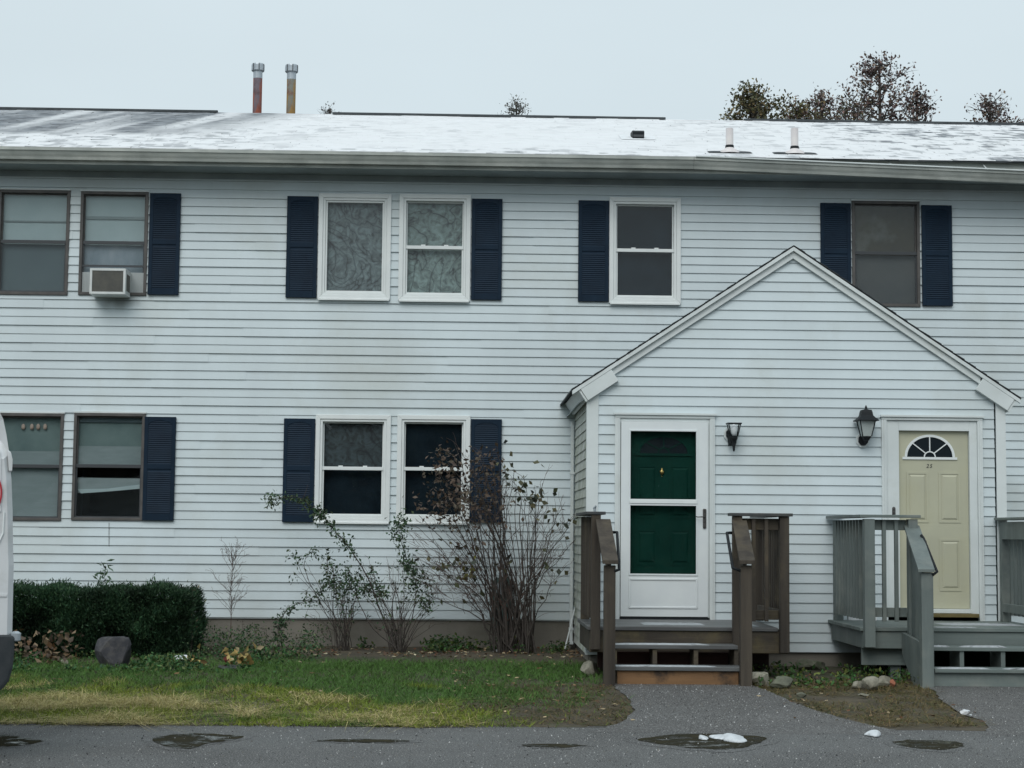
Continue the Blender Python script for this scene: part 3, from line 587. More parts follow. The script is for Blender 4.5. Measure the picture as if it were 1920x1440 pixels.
def white_window(r, kind, back=None, lab=None, split=.5):
    x0, x1, z0, z1 = r
    win = casing(MB(), x0, x1, z0, z1, .052, -.040, .02).build('window', 'trim2', house, bev=.004)
    if lab: win['label'] = lab
    casing(MB(), x0+.053, x1-.053, z0+.053, z1-.053, .028, -.028, .06).build('window_frame', 'trim2', win, bev=.003)
    MB().prism([(-.062, z0-.014), (-.062, z0+.004), (-.041, z0+.012), (-.041, z0-.014)], 'x', x0+.01, x1-.01).build('sill', 'trim2', win)
    a, b, c, d = x0+.082, x1-.082, z0+.082, z1-.082
    if kind == 'picture':
        casing(MB(), a, b, c, d, .022, -.012, .03).build('sash', 'trim2', win, bev=.003)
        box('pane', 'glass', win, a+.02, b-.02, .004, .008, c+.02, d-.02)
    else:
        zm = c+(d-c)*split
        casing(MB(), a, b, c, zm+.02, .020, -.006, .022).build('sash', 'trim2', win, bev=.003)
        casing(MB(), a, b, zm-.016, d, .016, .024, .052).build('sash', 'trim2', win, bev=.003)
        box('meeting_rail', 'trim2', win, a, b, -.018, -.007, zm-.018, zm+.022, bev=.003)
        for q in (.3, .7): MB().prism([(-.016, zm+.023), (-.004, zm+.023), (-.006, zm+.035), (-.014, zm+.035)], 'x', a+(b-a)*q-.025, a+(b-a)*q+.025).build('sash_lock', 'trim2', win)
        box('pane', 'glass', win, a+.018, b-.018, .006, .010, c+.018, zm)
        box('pane', 'glass', win, a+.014, b-.014, .036, .040, zm, d-.014)
    if back == 'swirl_refl_c':  # painted reflection swirls fill the upper sheet, dark curtain the lower
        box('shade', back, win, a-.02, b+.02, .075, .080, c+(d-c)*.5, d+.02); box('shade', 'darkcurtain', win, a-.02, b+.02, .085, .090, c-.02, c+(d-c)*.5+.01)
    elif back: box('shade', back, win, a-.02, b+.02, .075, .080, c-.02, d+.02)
    interior(win, x0, x1, z0, z1); return win
white_window(WIN['uC'], 'picture', 'swirl_refl_a', 'white picture window with grey swirls painted as reflections behind one undivided pane')
white_window(WIN['uD'], 'dh', 'swirl_refl_b', 'white double-hung window with greenish swirls painted as reflections behind both panes')
white_window(WIN['uE'], 'dh', 'darkcurtain', 'lone white double-hung upstairs window with dark panes')
white_window(WIN['lC'], 'dh', 'swirl_refl_c', 'white double-hung ground-floor window with faint painted reflection swirls in its upper pane')
white_window(WIN['lD'], 'dh', 'darkcurtain', 'white double-hung ground-floor window behind the bare shrub')
def brown_window(r, up, lo, lab, w_=.034, trimtop=True):
    x0, x1, z0, z1 = r
    win = casing(MB(), x0, x1, z0, z1, w_, -.030, .03).build('window', 'brownmetal', house, bev=.003); win['label'] = lab
    zm = (z0+z1)/2+.01; a, b, c, d = x0+w_, x1-w_, z0+w_, z1-w_
    casing(MB(), a, b, c, zm, .016, -.004, .014).build('sash', 'darkframe', win)
    casing(MB(), a, b, zm-.01, d, .014, .016, .034).build('sash', 'brownmetal', win)
    box('meeting_rail', 'darkframe', win, a, b, -.014, -.005, zm-.022, zm+.018, bev=.002)
    box('pane', 'glassold', win, a+.012, b-.012, .003, .006, c+.01, zm-.015)
    box('pane', 'glassold', win, a+.012, b-.012, .024, .027, zm+.01, d-.01)
    if up: box('shade', up, win, a-.01, b+.01, .060, .064, zm-.02, d+.01)
    if lo: box('shade', lo, win, a-.01, b+.01, .050, .054, c-.01, zm-.022)
    if trimtop: MB().box(x0-.01, x1+.01, -.028, .0, z1+.002, z1+.020).build('head_trim', 'trim', win)
    interior(win, x0, x1, z0, z1); return win, (a, b, c, d, zm)
w1, q1 = brown_window(WIN['uA'], 'blind_light', 'blind_gray', 'brown-framed upstairs window at left edge with pale blind over grey screen')
a, b, c, d, zm = q1; MB().box(a, b, .045, .049, zm+.42*(d-zm), zm+.45*(d-zm)).build('blind_rail', 'blind_mid', w1)
w2, q2_ = brown_window(WIN['uB'], 'blind_light', 'frostpane', 'brown-framed upstairs window with pale blind holding the air conditioner')
a, b, c, d, zm = q2_; MB().box(a, b, .045, .049, zm+.50*(d-zm), zm+.56*(d-zm)).build('blind_rail', 'blind_mid', w2)
box('meeting_rail', 'darkframe', w2, a, b, -.015, -.006, at(200, 499).z-.012, at(200, 499).z+.012)
w3, q3 = brown_window(WIN['lA'], 'sheer', 'blind_mid', 'brown-framed ground-floor window behind the van with warm lamp reflections painted as glowing beads')
a, b, c, d, zm = q3; MB().box(a, b, .045, .049, zm-.01, zm+.30*(d-zm)).build('blind', 'blind_mid', w3)
for px in (42, 58, 70, 83):  # small glowing beads stand in for warm lamp reflections in the glass
    p = at(px, 800, 0); MB().lathe((p.x, .040, p.z-.03), [(.012, 0), (.022, .02), (.020, .05), (.008, .065)], 10, 1, .5).build('lamp_reflection', 'lamp_refl', w3, smooth=True)
w4, q4 = brown_window(WIN['lB'], 'sheer', None, 'brown-framed ground-floor window with crooked half-lowered white blind')
a, b, c, d, zm = q4; MB().box(a, b, .045, .049, zm-.01, zm+.40*(d-zm)).build('blind', 'blind_mid', w4)
box('blind_headbox', 'blind_gray', w4, a, b, .040, .056, d-.07, d)
P_ = lambda px, py: (at(px, py).x, at(px, py).z)
MB().prism([P_(144, 895), P_(263, 897), P_(262, 916), P_(225, 918), P_(180, 923), P_(144, 924)], 'y', .050, .054).build('blind', 'blind_mid', w4)
MB().prism([P_(144, 917), P_(200, 916), P_(262, 908), P_(262, 916), P_(205, 921), P_(150, 925)], 'y', .042, .048).build('blind_rail', 'blind_light', w4)
w5, q5 = brown_window(WIN['uF'], 'brownshade', 'grayshade', 'brown-framed upstairs window with dingy brown shade above the porch roof')
# ---- shutters
def shutter(px0, py0, px1, py1):
    x0, x1, z0, z1 = rect(px0, py0, px1, py1); W = .362; xc = (x0+x1)/2; x0, x1 = xc-W/2, xc+W/2; H = 1.205; zc = (z0+z1)/2; z0, z1 = zc-H/2, zc+H/2
    m = MB(); y0, y1 = -.048, -.017; st_ = .045; mid = z0+H*.52
    m.box(x0, x0+st_, y0, y1, z0, z1).box(x1-st_, x1, y0, y1, z0, z1).box(x0+st_, x1-st_, y0, y1, z0, z0+.08).box(x0+st_, x1-st_, y0, y1, mid-.03, mid+.03)
    arc = [(x0+st_, z1), (x0+st_, z1-.10)]+[(xc+(W/2-st_)*math.cos(t), z1-.10+.055*math.sin(t)) for t in np.linspace(math.pi, 0, 9)][1:]+[(x1-st_, z1)]
    m.prism(arc, 'y', y0, y1)
    s_ = m.build('shutter', 'navy', house, bev=.003)
    l = MB(); l.box(x0+st_-.003, x1-st_+.003, -.039, -.017, z0+.05, z1-.05); z = z0+.088
    while z < z1-.055:
        if not (mid-.05 < z < mid+.022): l.hexa([(x0+st_-.002, -.0465, z), (x1-st_+.002, -.0465, z), (x1-st_+.002, -.0395, z+.018), (x0+st_-.002, -.0395, z+.018)], [(x0+st_-.002, -.039, z-.001), (x1-st_+.002, -.039, z-.001), (x1-st_+.002, -.038, z+.015), (x0+st_-.002, -.038, z+.015)])
        z += .0245
    l.build('louvres', 'navy', s_, kind='stuff')
for q in ((279, 362, 339, 555), (537, 367, 596, 561), (884, 372, 941, 565), (1084, 375, 1141, 568), (1537, 380, 1595, 572), (1726, 384, 1785, 576),
          (270, 780, 329, 978), (531, 783, 590, 981), (882, 784, 940, 982)): shutter(*q)
# ------------------------------------------------------------------ things on the wall and roof
x0, x1, z0, z1 = rect(168, 503, 236, 552, -.30)
ac = empty('air_conditioner', ((x0+x1)/2, -.15, z0), 'white window air conditioner sticking out of the upstairs left window', 'air conditioner')
MB().box(x0, x1, -.295, .02, z0, z1).build('case', 'ac', ac, bev=.008)
casing(MB(), x0+.002, x1-.002, z0+.002, z1-.002, .028, -.312, -.296).build('bezel', 'ac', ac, bev=.003)
box('condenser_grille', 'acdark', ac, x0+.031, x1-.031, -.302, -.2965, z0+.031, z1-.031)
m = MB(); z = z0+.035
while z < z1-.035: m.box(x0+.031, x1-.031, -.306, -.3021, z, z+.004); z += .0125
m.build('fins', 'acdark', ac, kind='stuff')
m = MB(); y = -.26
while y < -.06: m.box(x1+.0005, x1+.004, y, y+.012, z0+.05, z1-.06); y += .026
m.build('side_vents', 'acdark', ac, kind='stuff')
a_, b_, _, _, _ = q2_
for (p, q) in ((a_+.004, x0-.002), (x1+.002, b_-.004)):
    m = MB(); n = 9
    for i in range(n): t0 = p+(q-p)*i/n; t1 = p+(q-p)*(i+1)/n; m.hexa([(t0, -.004, z0+.005), (t1, -.010, z0+.005), (t1, .012, z0+.005), (t0, .012, z0+.005)], [(t0, -.004, z1-.005), (t1, -.010, z1-.005), (t1, .012, z1-.005), (t0, .012, z1-.005)])
    m.build('side_panel', 'accordion', ac)
def flue(px, pyt, mname, lab):
    yb = 4.85; p = at(px, pyt, yb); zb = RZ-.12
    t = empty('flue_pipe', (p.x, yb, zb), lab, 'flue pipe', 'rusty metal flues behind the ridge')
    r = 8.6/F*(yb+20.6); zt = p.z
    MB().lathe((p.x, yb, zb), [(r, 0), (r, zt-zb-.32+.1)], 20).build('pipe', mname, t, smooth=False)
    MB().lathe((p.x, yb, zt-.22), [(r*1.02, 0), (r*1.02, .10), (r*1.08, .115)], 20).build('collar', 'galv', t)
    MB().lathe((p.x, yb, zt-.115), [(r*1.25, 0), (r*1.45, .012), (r*1.45, .095), (r*1.35, .113), (r*.6, .115)], 14).build('rain_cap', 'galv', t)
    for a in (-1.3, -2.2, -.4): MB().box(p.x+math.cos(a)*r*1.46-.006, p.x+math.cos(a)*r*1.46+.006, yb+math.sin(a)*r*1.46-.006, yb+math.sin(a)*r*1.46+.006, zt-.10, zt-.01).build('cap_strap', 'darkframe', t)
flue(484, 120, 'rust1', 'flue pipe streaked with red rust, left of the two behind the ridge')
flue(547, 122, 'rust2', 'flue pipe streaked with ochre rust, right of the two behind the ridge')
def vent(px, pyb, pyt, lab):
    Y = .15
    for _ in range(30):
        p = at(px, pyb, Y)
        Y -= (p.z-roofz(Y))*-2.0 if abs(p.z-roofz(Y)) > 1e-4 else 0
    p = at(px, pyb, Y); zb = roofz(p.y); h = at(px, pyt, Y).z-p.z
    t = empty('vent_pipe', (p.x, p.y, zb), lab, 'vent pipe', 'white plumbing vents on the snowy roof')
    MB().lathe((p.x, p.y, zb-.02), [(.045, 0), (.045, h+.02), (.038, h+.021), (.038, h-.02)], 18).build('pipe', 'pvc', t, smooth=False)
    MB().lathe((p.x, p.y, zb-.01), [(.125, 0), (.11, .035), (.06, .06), (.052, .075)], 16).build('flashing', 'pvc', t)
    MB().lathe((p.x, p.y, zb+.058), [(.055, 0), (.050, .035)], 16).build('boot', 'blackmetal', t)
    MB().hexa([(p.x-.26, p.y-.10, roofz(p.y-.10)+.012), (p.x+.26, p.y-.10, roofz(p.y-.10)+.012), (p.x+.26, p.y+.07, roofz(p.y+.07)+.012), (p.x-.26, p.y+.07, roofz(p.y+.07)+.012)],
              [(p.x-.22, p.y-.09, roofz(p.y-.09)+.018), (p.x+.22, p.y-.09, roofz(p.y-.09)+.018), (p.x+.2, p.y+.06, roofz(p.y+.06)+.018), (p.x-.2, p.y+.06, roofz(p.y+.06)+.018)]).build('flashing_plate', 'shingle', t)
def roof_y(px, py):
    best = min((abs(at(px, py, y).z-roofz(y)), y) for y in np.arange(-.4, 4.4, .01)); return best[1]
vent(1368, 287, 241, 'white vent pipe on the roof straight above the lone white upstairs window\'s right side')
vent(1490, 289, 241, 'white vent pipe on the roof straight above the porch gable peak')
yv = roof_y(1197, 262); p = at(1197, 262, yv); zb = roofz(yv)
bv = empty('box_vent', (p.x, yv, zb), 'small dark box vent on the snowy roof left of the white pipes', 'roof vent')
MB().prism([(yv, zb+.01), (yv+.30, roofz(yv+.3)+.01), (yv+.30, zb+.15), (yv+.03, zb+.125), (yv-.02, zb+.10)], 'x', p.x-.075, p.x+.075).build('hood', 'blackmetal', bv, bev=.006)
MB().box(p.x-.066, p.x+.066, yv-.012, yv-.004, zb+.035, zb+.085).build('louvre', 'darkframe', bv)
MB().hexa([(p.x-.22, yv-.08, roofz(yv-.08)+.012), (p.x+.22, yv-.08, roofz(yv-.08)+.012), (p.x+.22, yv+.4, roofz(yv+.4)+.012), (p.x-.22, yv+.4, roofz(yv+.4)+.012)],
          [(p.x-.21, yv-.07, roofz(yv-.07)+.018), (p.x+.21, yv-.07, roofz(yv-.07)+.018), (p.x+.21, yv+.39, roofz(yv+.39)+.018), (p.x-.21, yv+.39, roofz(yv+.39)+.018)]).build('flashing_plate', 'roof', bv)
# meter box
x0, x1, z0, z1 = rect(922, 1083, 958, 1182, -.1)
mt = empty('meter_box', ((x0+x1)/2, -.05, z0), 'grey-green utility meter box low on the wall behind the bare shrub', 'meter box')
MB().prism([(x0, z0+.10), (x0+.03, z0+.02), (x0+.10, z0), (x1-.02, z0+.02), (x1, z0+.10), (x1, z1-.03), (x1-.04, z1), (x0+.05, z1), (x0, z1-.05)], 'y', -.11, -.018).build('cabinet', 'meter', mt, bev=.008)
MB().lathe(((x0+x1)/2, -.11, z1-.13), [(.0, -.0), (.07, .0), (.07, .03)], 4).v  # (unused shape kept out)
mm = MB(); cx, cz = (x0+x1)/2, z1-.12
for k in range(20): pass
prof = [(cx+.075*math.cos(2*math.pi*k/20), cz+.075*math.sin(2*math.pi*k/20)) for k in range(20)]
mm.prism(prof, 'y', -.155, -.111).build('meter_dial', 'galv', mt)
MB().tube([(cx+.02, -.06, z1), (cx+.02, -.06, z1+.28), (cx+.02, -.03, z1+.33)], .018, 10).build('conduit', 'galv', mt)
# small rust drip below the lower left window
MB().tube([(at(205, 980).x, -.020, at(205, 980).z), (at(205, 1024).x, -.020, at(205, 1024).z)], .003, 5).build('hanging_wire', 'brownmetal', house)
# ------------------------------------------------------------------ porch
PY = -2.2; PXL, PXR = 1.285, 5.66; PKX = 3.437
ZP0 = .205
porch = empty('entry_porch', (3.47, -1.1, .15), 'gabled white clapboard entry porch holding the storm door and the cream door', 'porch')
RS = .665; RYF = -2.272; PKZ = 4.478
def rz(x, top=PKZ): return top-RS*abs(x-PKX)
D1 = rect(1152, 779, 1340, 1163, PY); D2 = rect(1653, 783, 1843, 1166, PY)
ph = [D1, D2]
def gable(z):     # half-open x range of the gable wall at height z (under the rakes)
    top = PKZ-.125; h = (top-z)/RS; return max(PXL, PKX-h), min(PXR, PKX+h)
pw = MB()
for (a, b, c, d) in cut(PXL+.005, PXR-.005, ZP0, 2.72, ph): pw.box(a, b, PY+.004, PY+.12, c, d)
pw.prism([(PXL+.005, 2.721), (PXR-.005, 2.721), (PXR-.005, rz(PXR)-.12), (PKX, PKZ-.12), (PXL+.005, rz(PXL)-.12)], 'y', PY+.004, PY+.12)
pw.box(PXL+.005, PXL+.1, PY+.121, -.005, .18, 2.72).box(PXR-.1, PXR-.005, PY+.121, -.005, .18, 2.72)
pwall = pw.build('wall', 'dark', porch)
ZP0 = .205; nrp = int((PKZ-.13-ZP0)/PITCH_ROW)+1
for r in range(nrp):
    zr = ZP0+r*PITCH_ROW; zt = zr+PITCH_ROW
    for (a, b, c, d) in cut(PXL+.10, PXR-.095, zr, zt, ph):
        g0, g1 = gable(c); g2, g3 = gable(d)
        a0 = max(a, g0); b0 = min(b, g1); a1 = max(a, min(g2, PKX)); b1 = min(b, max(g3, PKX))
        if b0-a0 < .02: continue
        if b1 < a1: a1 = b1 = (a0+b0)/2
        if d > PKZ-.13: d = PKZ-.13; a1 = b1 = PKX
        m = MB(); lo = c+(.002 if c == zr else 0)
        off = lambda z: LIP*(1-(z-zr)/PITCH_ROW)+.002
        m.hexa([(a0, PY+.003, lo), (a0, PY-off(c), lo), (b0, PY-off(c), lo), (b0, PY+.003, lo)], [(a1, PY+.003, d), (a1, PY-off(d), d), (b1, PY-off(d), d), (b1, PY+.003, d)])
        m.build('clapboard', 'vinyl', pwall)
# side walls
for sx, X in ((-1, PXL), (1, PXR)):
    for r in range(26):
        zr = ZP0-.04+r*PITCH_ROW; zt = zr+PITCH_ROW; off = LIP
        MB().hexa([(X-sx*.003, PY+.08, zr+.002), (X+sx*(off+.002), PY+.08, zr+.002), (X+sx*(off+.002), -.018, zr+.002), (X-sx*.003, -.018, zr+.002)],
                  [(X-sx*.003, PY+.08, zt), (X+sx*.002, PY+.08, zt), (X+sx*.002, -.018, zt), (X-sx*.003, -.018, zt)]).build('clapboard', 'vinyl_mossy' if sx < 0 else 'vinyl', pwall)
MB().prism([(PXL-.012, PY-.024), (PXL+.10, PY-.024), (PXL+.10, PY-.0), (PXL+.0, PY-.0), (PXL+.0, PY+.08), (PXL-.012-.012, PY+.08), (PXL-.024, PY-.024)], 'z', .165, 2.90).build('corner_board', 'trim', porch, bev=.003)
MB().prism([(PXR+.024, PY-.024), (PXR+.024, PY+.08), (PXR, PY+.08), (PXR, PY), (PXR-.08, PY), (PXR-.08, PY-.024)], 'z', .165, 2.90).build('corner_board', 'trim', porch, bev=.003)
MB().box(PXL+.03, PXR-.02, PY+.02, PY+.16, -.1, .2).box(PXL+.02, PXL+.14, PY+.161, -.01, -.1, .18).box(PXR-.14, PXR-.02, PY+.161, -.01, -.1, .18).build('foundation', 'found', porch)
# roof slabs
for s in (-1, 1):
    XE = PKX+s*(2.34 if s < 0 else 2.40)
    ps = [(PKX, PKZ-.010), (XE, rz(XE)-.010), (XE, rz(XE)-.020), (PKX, PKZ-.020)]
    deck = MB().prism(ps, 'y', RYF+.008, -.004).build('porch_roof', 'shingle', porch)
    nst = 20
    for i in range(nst):
        t0, t1 = i/nst, (i+1.12)/nst; xa = XE+(PKX-XE)*t0; xb = XE+(PKX-XE)*min(t1, 1)
        MB().hexa([(xa, RYF-.012-.004*(i % 3), rz(xa)-.0095), (xb, RYF-.012, rz(xb)-.0095), (xb, -.006, rz(xb)-.0095), (xa, -.006, rz(xa)-.0095)],
                  [(xa, RYF-.012-.006*(i % 3), rz(xa)+.002), (xb, RYF-.012, rz(xb)-.006), (xb, -.006, rz(xb)-.006), (xa, -.006, rz(xa)+.002)]).build('shingle_course', 'shingle', deck)
    # rakes: shadow board on top, wide rake board below
    def rake(d0, d1, xe, y0, y1, name, xs=None):
        xs = PKX if xs is None else xs
        MB().prism([(xs, rz(xs)-d0), (xe, rz(xe)-d0), (xe, rz(xe)-d1), (xs, rz(xs)-d1)], 'y', y0, y1).build(name, 'trim', porch, bev=.003)
    rake(.0215, .066, XE-s*.008, RYF-.006, PY-.046, 'rake_moulding')
    rake(.0665, .142, PKX+s*1.98, PY-.045, PY-.019, 'rake_board')
    # boxed eave return
    dx = .665/math.hypot(1, .665)
    xa, xb = PKX+s*(1.955 if s < 0 else 2.03), PKX+s*(2.275 if s < 0 else 2.36); nrm = Vector((s*RS, 0, 1)).normalized()
    def rp(x, d, y): b = Vector((x, y, rz(x))); return tuple(b-nrm*d)
    MB().hexa([rp(xa, .055, RYF-.002), rp(xb, .055, RYF-.002), rp(xb, .195, RYF-.002), rp(xa, .195, RYF-.002)],
              [rp(xa, .055, PY-.02), rp(xb, .055, PY-.02), rp(xb, .195, PY-.02), rp(xa, .195, PY-.02)]).build('eave_return', 'trim', porch, bev=.003)
    MB().hexa([rp(xb+s*.003, .03, RYF+.01), rp(xb+s*.02, .03, RYF+.01), rp(xb+s*.02, .195, RYF+.01), rp(xb+s*.003, .195, RYF+.01)],
              [rp(xb+s*.003, .03, -.01), rp(xb+s*.02, .03, -.01), rp(xb+s*.02, .195, -.01), rp(xb+s*.003, .195, -.01)]).build('side_fascia', 'trim', porch)
    MB().prism([(PKX+s*2.262, rz(PKX+s*2.262)-.20), (PXL-.02 if s < 0 else PXR+.02, rz(PKX+s*2.262)-.14), (PXL-.02 if s < 0 else PXR+.02, rz(PKX+s*2.262)-.128), (PKX+s*2.262, rz(PKX+s*2.262)-.188)], 'y', PY-.01, -.02).build('porch_soffit', 'soffit', porch)
# left side: downspout and leaning pipe
ds = empty('downspout', (1.24, -.09, .16), 'slim white downspout in the corner left of the porch', 'downspout')
MB().box(1.222, 1.258, -.11, -.055, .16, 2.72).build('pipe', 'trim', ds, bev=.004)
MB().box(1.213, 1.267, -.118, -.05, .30, .33).build('strap', 'trim', ds); MB().box(1.213, 1.267, -.118, -.05, 2.1, 2.13).build('strap', 'trim', ds)
MB().prism([(-.12, .14), (-.055, .12), (-.055, .17), (-.12, .17)], 'x', 1.216, 1.264).build('outlet', 'trim', ds)
p = at(1080, 1130, -.15); q = at(1059, 1217, -.3)
tag(MB().tube([p, (p+q)/2+Vector((.003, 0, 0)), q], .008, 7).build('leaning_rod', 'trim'), 'thin pale rod leaning on the wall beside the downspout', 'rod')
# ---- storm door unit
def doorcase(r, w_, name_y):
    x0, x1, z0, z1 = r
    m = MB()
    for (xa, xb, xc, xd) in ((x0, x0+w_, x0+w_, x0), (x1-w_, x1, x1, x1-w_)): m.box(min(xa, xb), max(xa, xb), PY-.035, PY+.05, z0+.004, z1-w_*.6)
    m.box(x0-.0, x1+.0, PY-.036, PY+.05, z1-w_*.6+.001, z1)
    c = m.build('door_casing', 'trim', porch, bev=.004)
    MB().box(x0-.012, x1+.012, PY-.055, PY-.0, z1+.001, z1+.022).build('drip_cap', 'trim', c)
    MB().box(x0+w_*.45, x0+w_*.45+.012, PY-.044, PY-.0355, z0+.01, z1-w_*.62).box(x1-w_*.45-.012, x1-w_*.45, PY-.044, PY-.0355, z0+.01, z1-w_*.62).build('casing_bead', 'trim', c)
    return c
x0, x1, z0, z1 = D1
doorcase(D1, .055, 0)
sx0, sx1, sz0, sz1 = rect(1164, 791, 1327, 1156, PY-.03)
box('jamb', 'trim', porch, x0+.056, sx0-.003, PY-.015, PY+.09, sz0-.01, z1-.034); box('jamb', 'trim', porch, sx1+.003, x1-.056, PY-.015, PY+.09, sz0-.01, z1-.034)
box('jamb', 'trim', porch, sx0-.0025, sx1+.0025, PY-.015, PY+.09, sz1+.003, z1-.034)
box('threshold', 'blackmetal', porch, sx0-.002, sx1+.002, PY-.045, PY+.07, sz0-.03, sz0-.008)
gx0, gx1, gz0, gz1 = rect(1182, 809, 1305, 936, PY-.03); hx0, hx1, hz0, hz1 = rect(1182, 945, 1305, 1076, PY-.03)
m = MB()
for (a, b, c, d) in cut(sx0, sx1, sz0, sz1, [(gx0, gx1, gz0, gz1), (gx0, gx1, hz0, hz1)]): m.box(a, b, PY-.045, PY-.015, c, d)
sdoor = m.build('storm_door', 'door_white', porch, bev=0); sdoor['label'] = 'white storm door with two glass panes'
casing(MB(), gx0-.018, gx1+.018, hz1+.002, gz1+.018, .018, PY-.053, PY-.0455).build('glazing_bead', 'door_white', sdoor, bev=.003)
casing(MB(), gx0-.018, gx1+.018, hz0-.018, hz1+.0, .018, PY-.053, PY-.0455).build('glazing_bead', 'door_white', sdoor, bev=.003)
box('mid_rail', 'trim2', sdoor, gx0-.005, gx1+.005, PY-.060, PY-.0535, hz1+.004, gz0-.004, bev=.003)
box('pane', 'glassflat', sdoor, gx0, gx1, PY-.032, PY-.028, gz0, gz1); box('pane', 'glassflat', sdoor, gx0, gx1, PY-.032, PY-.028, hz0, hz1)
kx0, kx1, kz0, kz1 = rect(1178, 1084, 1308, 1141, PY-.03)
casing(MB(), kx0, kx1, kz0, kz1, .022, PY-.054, PY-.0455).build('kick_panel', 'door_white', sdoor, bev=.005)
box('door_sweep', 'blackmetal', sdoor, sx0, sx1, PY-.040, PY-.020, sz0-.008, sz0-.001)
hp = rect(1316, 954, 1325, 991, PY-.05); hn = MB().box(hp[0]+.01, hp[1]-.004, PY-.062, PY-.0455, hp[2], hp[3]).build('handle', 'nickel', sdoor, bev=.008)
lz = at(1320, 970, PY-.05).z; hx = (hp[0]+hp[1])/2
MB().tube([(hx, PY-.05, lz), (hx, PY-.085, lz), (hx-.03, PY-.095, lz+.004), (hx-.075, PY-.095, lz+.002), (hx-.10, PY-.09, lz+.010)], [.007, .007, .006, .006, .005], 8).build('lever', 'nickel', hn, smooth=True)
# green inner door
def panels(parent, mname, defs, Yf):
    for (a, b, c, d) in defs:
        m = casing(MB(), a, b, c, d, .022, Yf-.006, Yf-.0005)
        m.hexa([(a+.032, Yf-.0005, c+.032), (b-.032, Yf-.0005, c+.032), (b-.032, Yf-.0005, d-.032), (a+.032, Yf-.0005, d-.032)], [(a+.05, Yf-.010, c+.05), (b-.05, Yf-.010, c+.05), (b-.05, Yf-.010, d-.05), (a+.05, Yf-.010, d-.05)])
        m.build('door_panel', mname, parent)
def fan(parent, cx, cz, rx, rz_, Yf, fr, gl):
    arc = [(cx+rx*math.cos(t), cz+rz_*math.sin(t)) for t in np.linspace(0, math.pi, 25)]
    MB().prism(arc, 'y', Yf-.004, Yf-.001).build('fanlight', gl, parent)
    m = MB(); N_ = 24
    for i in range(N_):
        t0, t1 = math.pi*i/N_, math.pi*(i+1)/N_; q = []
        for r_a, y in ((1.0, 0), (1.10, 0)): pass
        pt = lambda r, t: (cx+(rx+r)*math.cos(t), cz+(rz_+r)*math.sin(t))
        c4 = [pt(-.004, t0), pt(.022, t0), pt(.022, t1), pt(-.004, t1)]; m.hexa([(x, Yf-.012, z) for x, z in c4], [(x, Yf-.0005, z) for x, z in c4])
        c4 = [(cx+(.052)*math.cos(t), cz+.05*math.sin(t)) for t in (t0,)]+[(cx+(.064)*math.cos(t), cz+.062*math.sin(t)) for t in (t0, t1)]+[(cx+(.052)*math.cos(t1), cz+.05*math.sin(t1))]
        m.hexa([(x, Yf-.011, z) for x, z in c4], [(x, Yf-.0041, z) for x, z in c4])
    m.box(cx-rx-.045, cx+rx+.045, Yf-.013, Yf-.0005, cz-.026, cz-.001)
    m.build('fanlight_frame', fr, parent)
    for t in (math.pi/2, math.pi*.235, math.pi*.765):
        MB().bar((cx+.062*math.cos(t), Yf-.008, cz+.06*math.sin(t)), (cx+(rx-.003)*math.cos(t), Yf-.008, cz+(rz_-.003)*math.sin(t)), .011, .007, up=(0, 1, 0)).build('muntin', fr, parent)
YG = PY+.045
gd = box('inner_door', 'green_door', porch, sx0+.01, sx1-.01, YG, YG+.04, sz0+.02, sz1-.01); gd['label'] = 'dark green panelled door behind the storm door glass'
cxd = (sx0+sx1)/2
fz = at(1240, 850, YG).z
fan(gd, cxd, fz, .255, .175, YG, 'green_door', 'dark')
zr_ = [at(1240, y, YG).z for y in (872, 972, 985, 1060, 1072, 1140)]
panels(gd, 'green_door', [(cxd-.29, cxd-.06, zr_[1], zr_[0]), (cxd+.06, cxd+.29, zr_[1], zr_[0]), (cxd-.29, cxd-.06, zr_[3]-.0, zr_[2]-.04), (cxd+.06, cxd+.29, zr_[3], zr_[2]-.04)], YG)
kn = at(1241, 885, YG)
MB().lathe((kn.x, YG-.012, kn.z-.03), [(.006, 0), (.022, .02), (.024, .038), (.010, .05), (.012, .058), (.004, .072)], 10, 1, .5).build('knocker', 'brass', gd, smooth=True)
MB().lathe((kn.x, YG-.010, kn.z-.052), [(.004, 0), (.006, .005), (.003, .01)], 8).build('peephole', 'brass', gd)
# ---- cream door
x0, x1, z0, z1 = D2; doorcase(D2, .055, 0)
cx0, cx1, cz0, cz1 = rect(1685, 808, 1817, 1141, PY+.03)
box('jamb', 'trim', porch, x0+.056, cx0, PY-.012, PY+.10, cz0-.09, z1-.034, bev=.003); box('jamb', 'trim', porch, cx1, x1-.056, PY-.012, PY+.10, cz0-.09, z1-.034, bev=.003)
box('jamb', 'trim', porch, cx0+.0005, cx1-.0005, PY-.012, PY+.10, cz1, z1-.034); box('sill_board', 'trim', porch, cx0+.0005, cx1-.0005, PY-.03, PY+.10, cz0-.045, cz0-.004, bev=.003)
box('threshold', 'threshold', porch, cx0-.06, cx1+.06, PY-.10, PY-.031, cz0-.085, cz0-.047, bev=.004)
YC = PY+.035
cdoor = box('cream_door', 'cream', porch, cx0+.003, cx1-.003, YC, YC+.04, cz0, cz1-.002); cdoor['label'] = 'cream panelled door with fanlight and small number 25'
fc = at(1743, 857, YC); fan(cdoor, fc.x, fc.z, .245, .215, YC, 'trim2', 'dark')
lc, rc = at(1715, 900, YC).x, at(1770, 900, YC).x; ccx = (cx0+cx1)/2
Z = lambda y: at(1750, y, YC).z
